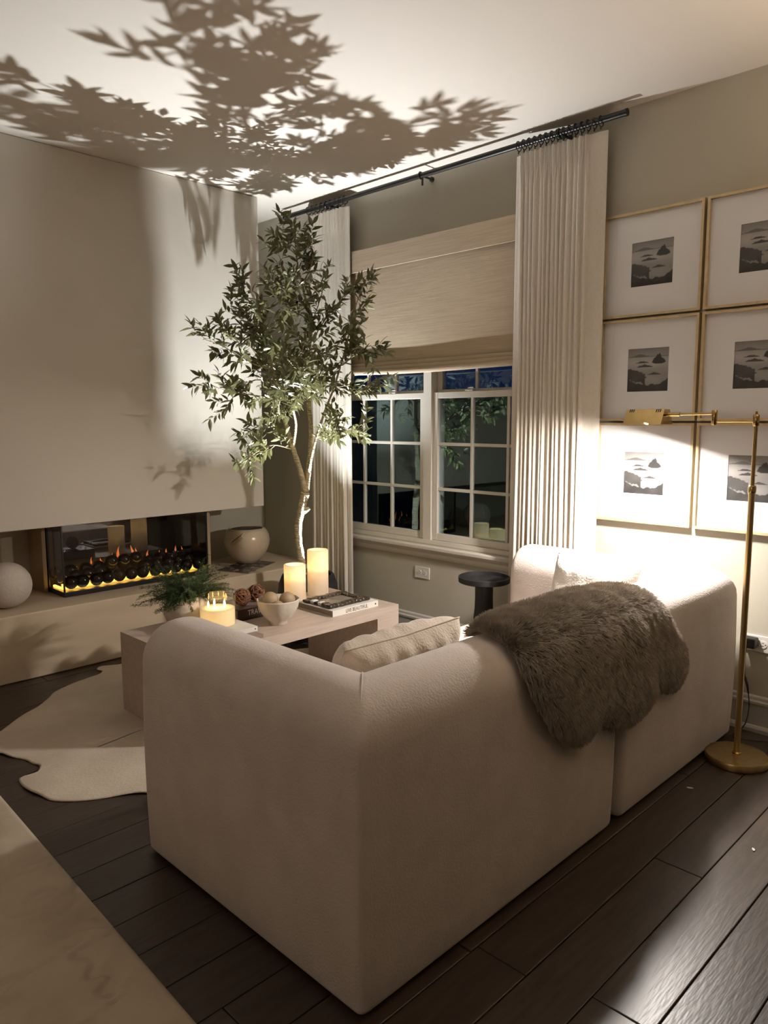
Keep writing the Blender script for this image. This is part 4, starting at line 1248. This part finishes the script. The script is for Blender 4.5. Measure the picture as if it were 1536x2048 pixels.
side = [
    [(0.541, -0.552, 1.161), (0.518, -0.688, 1.193), (0.525, -0.836, 1.14), (0.54, -0.906, 1.073)],
    [(0.531, -0.576, 1.249), (0.448, -0.687, 1.308), (0.405, -0.8, 1.251), (0.425, -0.851, 1.166)],
    [(0.536, -0.642, 1.453), (0.564, -0.854, 1.476), (0.602, -1.042, 1.492), (0.639, -1.202, 1.531)],
    [(0.529, -0.663, 1.538), (0.493, -0.783, 1.564), (0.495, -0.922, 1.476), (0.522, -1.008, 1.393)],
    [(0.524, -0.682, 1.623), (0.574, -0.872, 1.653), (0.622, -1.078, 1.725), (0.665, -1.204, 1.744)],
    [(0.512, -0.708, 1.763), (0.509, -0.837, 1.864), (0.539, -0.963, 1.935)],
    [(0.506, -0.742, 1.9), (0.511, -0.85, 2.025), (0.539, -0.906, 2.121)],
    [(0.505, -0.715, 1.819), (0.587, -0.944, 1.768), (0.614, -1.086, 1.808)],
    [(0.553, -0.442, 1.456), (0.418, -0.435, 1.549), (0.35, -0.474, 1.7)],
    [(0.566, -0.457, 1.616), (0.665, -0.444, 1.679), (0.762, -0.432, 1.73), (0.888, -0.391, 1.855)],
    [(0.568, -0.455, 1.631), (0.616, -0.591, 1.637), (0.67, -0.72, 1.724)],
    [(0.599, -0.467, 1.773), (0.665, -0.402, 1.916), (0.8, -0.366, 2.046), (0.88, -0.343, 2.095)],
    [(0.797, -0.454, 1.522), (0.916, -0.42, 1.477), (1.005, -0.388, 1.531), (1.075, -0.375, 1.57)],
    [(0.729, -0.465, 1.389), (0.86, -0.448, 1.286), (0.95, -0.415, 1.286), (1.004, -0.389, 1.323)],
    [(0.677, -0.46, 1.293), (0.831, -0.518, 1.252), (0.905, -0.6, 1.337)],
    [(0.822, -0.429, 1.634), (0.937, -0.399, 1.713), (1.02, -0.374, 1.75)],
    [(0.843, -0.408, 1.732), (0.963, -0.346, 1.728), (1.017, -0.348, 1.642)],
    [(0.62, -0.474, 1.914), (0.604, -0.645, 1.982), (0.618, -0.73, 2.107)],
    [(0.606, -0.474, 1.858), (0.76, -0.519, 2.006), (0.826, -0.538, 2.105)],
    [(0.611, -0.526, 2.106), (0.686, -0.508, 2.236), (0.676, -0.545, 2.368)],
    [(0.611, -0.526, 2.106), (0.527, -0.581, 2.193), (0.514, -0.622, 2.3)],
    [(0.62, -0.573, 2.264), (0.582, -0.638, 2.341), (0.605, -0.644, 2.404)],
    [(0.542, -0.453, 1.456), (0.832, -0.588, 1.53), (0.967, -0.736, 1.626)],
    [(0.727, -0.692, 1.393), (0.832, -0.87, 1.364), (0.977, -0.979, 1.438), (1.132, -1.051, 1.506)],
    [(0.862, -0.783, 1.471), (1.021, -0.851, 1.516), (1.145, -0.982, 1.556)],
    [(0.906, -0.825, 1.495), (0.949, -0.922, 1.58), (0.987, -0.997, 1.661)],
    [(0.96, -0.884, 1.517), (1.036, -0.893, 1.639), (1.07, -0.887, 1.737)],
    [(0.542, -0.453, 1.574), (0.395, -0.458, 1.458), (0.33, -0.466, 1.368)],
    [(0.524, -0.682, 1.623), (0.351, -0.642, 1.691), (0.261, -0.648, 1.784)],
    [(0.562, -0.433, 1.262), (0.682, -0.427, 1.22), (0.744, -0.422, 1.308)],
    [(0.512, -0.708, 1.763), (0.663, -0.896, 1.872), (0.766, -0.935, 1.961)],
    [(0.611, -0.526, 2.106), (0.7, -0.719, 2.045), (0.775, -0.813, 1.921)],
    [(0.566, -0.457, 1.616), (0.624, -0.372, 1.573), (0.702, -0.322, 1.543)],
    [(0.599, -0.467, 1.773), (0.453, -0.456, 1.872), (0.407, -0.474, 1.992)],
]
trunk_mb = MB()
br_mb = MB()
allb = []
def dens(pts, n=5):
    return smooth_pts(pts, n)
for k, (pts, rad) in enumerate(limbs):
    P = dens(pts)
    R = np.interp(np.linspace(0, len(rad)-1, len(P)), range(len(rad)), rad)
    rr = [float(r)*(1+0.05*math.sin(i*1.9)) for i, r in enumerate(R)]
    b = MB().tube(P, rr, 12)
    ob = mesh('trunk' if k == 0 else 'limb', b, M_bark, tree, smooth=True)
    allb.append((P, 0.45 if k else 1.1))
# cut collar on the trunk
mesh('branch_scar', MB().tube([(0.522, -0.472, 0.787), (0.541, -0.468, 0.795), (0.564, -0.459, 0.805)], [.022, .018, .011], 10), M_bark, tree, smooth=True)
for pts in side:
    P = dens(pts)
    R = np.linspace(.0045, .0012, len(P))
    mesh('branch', MB().tube(P, [float(r) for r in R], 6), M_bark, tree, smooth=True)
    allb.append((P, 0.10))
def leaf_ok(p):
    if p.y > -0.165 and 0.10 < p.x < 0.58: return False
    if p.y > -0.10: return False
    if p.x < 0.03: return False
    if p.z > 2.60 or p.z < 0.95: return False
    return True
LEAF = []
twigs = MB()
rr = random.Random(5)
olives = []
for P, start in allb:
    n = len(P)
    acc = 0
    L = sum((P[i+1]-P[i]).length for i in range(n-1))
    run = 0
    nxt = L*start
    for i in range(n-1):
        seg = (P[i+1]-P[i]).length
        d = (P[i+1]-P[i]).normalized()
        run += seg
        while run > nxt:
            nxt += 0.038
            o = P[i].lerp(P[i+1], rr.random())
            s = d.orthogonal().normalized()
            s = Matrix.Rotation(rr.uniform(0, 2*PI), 3, d) @ s
            td = (d*0.75+s*0.75+Vector((0, 0, 0.22))).normalized()
            tl = rr.uniform(0.06, 0.13)
            tpts = [o]
            q = o
            m = 6
            for k in range(m):
                td = (td+Vector((rr.gauss(0, .09), rr.gauss(0, .09), 0.02+rr.gauss(0, .06)))).normalized()
                q = q+td*tl/m
                if not leaf_ok(q): break
                tpts.append(q)
            if len(tpts) < 3: continue
            twigs.tube(tpts, [0.0013*(1-0.5*k/len(tpts)) for k in range(len(tpts))], 4)
            s = td.orthogonal().normalized()
            s = Matrix.Rotation(rr.uniform(0, PI), 3, td) @ s
            for k in range(1, len(tpts)):
                dv = (tpts[k]-tpts[k-1]).normalized()
                s = (Matrix.Rotation(PI/2+rr.uniform(-.3, .3), 3, dv) @ s).normalized()
                for sg in (1, -1):
                    if rr.random() < 0.24: continue
                    ld = (dv*0.62+s*sg*0.8+Vector((0, 0, rr.uniform(-.25, .15)))).normalized()
                    ll = rr.uniform(0.048, 0.074)
                    if leaf_ok(tpts[k]+ld*ll):
                        LEAF.append((tpts[k], ld, ll, rr.uniform(-1, 1)))
            LEAF.append((tpts[-1], td, rr.uniform(0.045, 0.065), rr.uniform(-1, 1))) if leaf_ok(tpts[-1]+td*0.065) else None
            if rr.random() < 0.07 and len(olives) < 26: olives.append(tpts[-2]+Vector((0, 0, -0.014)))
mesh('twigs', twigs, M_bark, tree)['kind'] = 'stuff'
# leaf shape: pointed, folded along the midrib, curving down
def leaf_local():
    vs, fs = [], []
    prof = [(0, 0.02), (0.15, 0.55), (0.38, 1.0), (0.62, 0.85), (0.84, 0.42), (1.0, 0.02)]
    for t, wd in prof:
        zc = -0.16*t*t
        vs += [(t, -0.165*wd, zc+0.035*wd), (t, 0, zc), (t, 0.165*wd, zc+0.035*wd)]
    for j in range(len(prof)-1):
        a = 3*j
        fs += [(a, a+1, a+4, a+3), (a+1, a+2, a+5, a+4)]
    return vs, fs
LV, LF = leaf_local()
LVn = np.array(LV)
rr.shuffle(LEAF)
# nearest to the viewer side first: those become separate leaves
order = sorted(range(len(LEAF)), key=lambda i: (LEAF[i][0]-TB).dot(WV))
ind = order[:len(order)//2]
rr.shuffle(ind)
ind = set(ind[:300])
lme = bpy.data.meshes.new('leaf')
lme.from_pydata(LV, [], LF)
lme.polygons.foreach_set('use_smooth', [True]*len(lme.polygons))
lme.materials.append(M_leaf)
fv, ff = [], []
def frame_of(d, roll):
    zax = Vector((0, 0, 1))
    y = zax.cross(d)
    y = y.normalized() if y.length > 1e-4 else Vector((0, 1, 0))
    z = d.cross(y)
    m = Matrix((d, y, z)).transposed()
    return m @ Matrix.Rotation(roll, 3, 'X')
for i, (p, d, ll, ro) in enumerate(LEAF):
    m = frame_of(d, ro)
    if i in ind:
        o = bpy.data.objects.new('leaf', lme)
        COL.objects.link(o)
        o.parent = tree
        M4 = (m*ll).to_4x4()
        M4.translation = p-Vector(tree.location)
        o.matrix_local = M4
    else:
        A = np.array(m)*ll
        off = len(fv)
        fv += (LVn @ A.T+np.array(p)).tolist()
        ff += [tuple(a+off for a in q) for q in LF]
fo = mesh('foliage', MB().add(fv, ff), M_leaf, tree, smooth=True, recalc=False)
fo.data.polygons.foreach_set('use_smooth', [True]*len(fo.data.polygons))
fo['kind'] = 'stuff'
OL = MB().lathe([(0.0085*math.sin(PI*i/8)+1e-5, -0.011*math.cos(PI*i/8)) for i in range(9)], n=12)
for p in olives:
    mesh('olive', MB().add([(a+p.x, b+p.y, c+p.z) for a, b, c in OL.v], OL.f), M_olive, tree, smooth=True)
print('LEAVES', len(LEAF), 'OLIVES', len(olives))

# uplight standing on the planter moss behind the trunk
UL = Vector((TB.x+0.023, TB.y+0.071, 0.390))
ul = thing('uplight', UL, 'small black uplight tucked in the planter behind the tree trunk', 'spotlight')
mesh('can', MB().lathe([(0.018, 0.0), (0.020, 0.002), (0.022, 0.045), (0.0205, 0.046), (0.0195, 0.040), (0.0, 0.038)], UL, 24), M_blackm, ul, smooth=40)
mesh('lens', MB().lathe([(0.0185, 0.0392), (0.0185, 0.0405), (0.0, 0.0406)], UL, 20), mat('lens', (0.8, 0.8, 0.8), 0.2, emit=(1, 0.97, 0.95), estr=4), ul, smooth=40)
light('uplight_beam', 'SPOT', (UL.x, UL.y, UL.z+0.052), UP_POWER, (0.92, 0.96, 1.0), spot_size=math.radians(99), spot_blend=1.0, shadow_soft_size=0.010, rot=Vector((-0.13, 0.24, -0.96)).to_track_quat('Z', 'Y').to_euler())

# ------------------------------------------------------------------ rugs, floor bits
def cowhide():
    pts = [(0.703, -2.311), (0.60, -2.19), (0.522, -2.085), (0.44, -2.00), (0.383, -1.949), (0.33, -1.84), (0.30, -1.74), (0.285, -1.68), (0.25, -1.645), (0.205, -1.655), (0.17, -1.62), (0.19, -1.57), (0.215, -1.50), (0.20, -1.30), (0.16, -1.05), (0.20, -0.88), (0.32, -0.80), (0.44, -0.86), (0.62, -0.80), (0.78, -0.52), (0.95, -0.40), (1.10, -0.42), (1.25, -0.50), (1.40, -0.52), (1.55, -0.54), (1.70, -0.66), (1.76, -0.9), (1.86, -1.1), (1.93, -1.32), (1.90, -1.55), (1.86, -1.78), (1.82, -1.95), (1.74, -2.06), (1.646, -2.126), (1.60, -2.19), (1.54, -2.30), (1.467, -2.377), (1.40, -2.40), (1.30, -2.42), (1.207, -2.41), (1.20, -2.375), (1.195, -2.335), (1.147, -2.314), (1.10, -2.325), (1.049, -2.332), (0.98, -2.365), (0.921, -2.382), (0.82, -2.42), (0.76, -2.41), (0.72, -2.37)]
    P = smooth_pts([(x, y, 0) for x, y in pts+[pts[0]]], 5)[:-1]
    n = len(P)
    c = Vector((1.05, -1.45, 0))
    rings = []
    for s in (1.0, 0.99, 0.96, 0.88, 0.72, 0.5, 0.25):
        row = []
        for i, p in enumerate(P):
            q = c+(p-c)*s
            edge = max(0.0, (s-0.80)/0.2)
            # curl of the hide at the legs toward the viewer
            curl = 0.005*edge*max(0, math.sin(i*0.31))*(1 if (p.y < -2.1) else 0.15)
            z = 0.0052+curl
            row.append((q.x, q.y, z if s < 1 else z-0.0012))
        rings.append(row)
    mb = MB().grid(rings, closed=True)
    base = len(rings)-1
    ci = len(mb.v)
    mb.v.append((c.x, c.y, 0.0052))
    for i in range(n): mb.f.append((base*n+i, base*n+(i+1) % n, ci))
    # underside
    o2 = len(mb.v)
    mb.v += [(p[0], p[1], p[2]-0.0032) for p in rings[0]]
    for i in range(n): mb.f.append((i, (i+1) % n, o2+(i+1) % n, o2+i))
    o = mesh('cowhide_rug', mb, M_cow, smooth=True)
    return tag(o, 'pale cream cowhide rug with wavy outline beneath the coffee table', 'rug')
cowhide()
def bigrug():
    # woven rug with low crackle relief
    x0, x1, y0, y1 = -0.6, 2.722, -4.9, -2.50
    rows = []
    for y in np.concatenate([np.linspace(y0, -3.5, 60)[:-1], np.linspace(-3.5, y1, 150)]):
        row = []
        for x in np.linspace(max(x0, 0.30), x1, 320):
            v = mnoise.noise(Vector((x*7, y*4, 0)))
            cr = abs(mnoise.noise(Vector((x*9+2.5*v, y*5, 3.0))))
            zz = 0.016-0.012*math.exp(-(cr/0.11)**2)*max(0, min(1, (mnoise.noise(Vector((x*2.2, y*2.2, 7)))+0.25)*4))+0.003*mnoise.noise(Vector((x*14, y*14, 2)))
            e = min(x1-x, y1-y)
            if e < 0.012: zz = 0.004+(zz-0.004)*math.sqrt(max(0, e/0.012))
            yy = y-0.0371*(x-1.217)
            row.append((x, yy, zz))
        rows.append(row)
    mb = MB().grid(rows)
    n = len(rows[0])
    for r in (rows[-1],):
        pass
    # skirts
    for row in (rows[0], rows[-1], [r[0] for r in rows], [r[-1] for r in rows]):
        mb.grid([row, [(p[0], p[1], 0.001) for p in row]])
    o = mesh('area_rug', mb, M_rug, smooth=True)
    return tag(o, 'beige textured area rug on the dark floor beside the near sofa arm', 'rug')
bigrug()
def scrap(x, y, a, L, label):
    pts = [(L*math.cos(t)*(1+0.15*math.sin(3*t)), 0.45*L*math.sin(t)) for t in np.linspace(0, 2*PI, 11)[:-1]]
    pl = [(x+u*math.cos(a)-v*math.sin(a), y+u*math.sin(a)+v*math.cos(a)) for u, v in pts]
    tag(mesh('paper_scrap', MB().prism(pl, 'z', 0.0012, 0.0032), M_paper), label, 'scrap')
scrap(3.025, -0.712, 0.5, 0.012, 'tiny white scrap on the floor beside the far sofa section')
scrap(3.33, -0.965, 2.1, 0.009, 'tiny pale scrap at a plank joint on the open floor')

# invented torchiere and pendant bodies around the added fill lights, out of view
tq = thing('added_torchiere', (4.2, -0.75, 0), 'brass torchiere lamp beside the wall past the framed prints', 'floor lamp')
mesh('base', MB().lathe([(0.14, 0.001), (0.14, 0.022), (0.02, 0.03)], (4.2, -0.75, 0), 32), M_brassd, tq, smooth=40)
mesh('pole', MB().tube([(4.2, -0.75, 0.028), (4.2, -0.75, 1.70)], 0.012, 14), M_brassd, tq, smooth=40)
mesh('lamp_shade', MB().lathe([(0.02, 1.695), (0.08, 1.705), (0.15, 1.75), (0.18, 1.80), (0.176, 1.80), (0.146, 1.754), (0.078, 1.710), (0.0, 1.705)], (4.2, -0.75, 0), 36), M_brassd, tq, smooth=40)
pn = thing('added_pendant', (3.0, -5.2, 2.05), 'black wire cage pendant lamp hanging from the ceiling behind the seating', 'pendant lamp')
mesh('cord', MB().tube([(3.0, -5.2, 2.739), (3.0, -5.2, 2.39)], 0.004, 8), M_black, pn)
cg = MB()
for k in range(8):
    a = PI*k/8
    cg.tube([(3.0+0.28*math.cos(t)*math.cos(a), -5.2+0.28*math.cos(t)*math.sin(a), 2.1+0.28*math.sin(t)) for t in np.linspace(0, 2*PI, 25)], 0.003, 5, cap=False)
mesh('cage', cg, M_black, pn)

for m in bpy.data.materials:
    try:
        m.cycles.emission_sampling = 'NONE'
    except Exception:
        pass
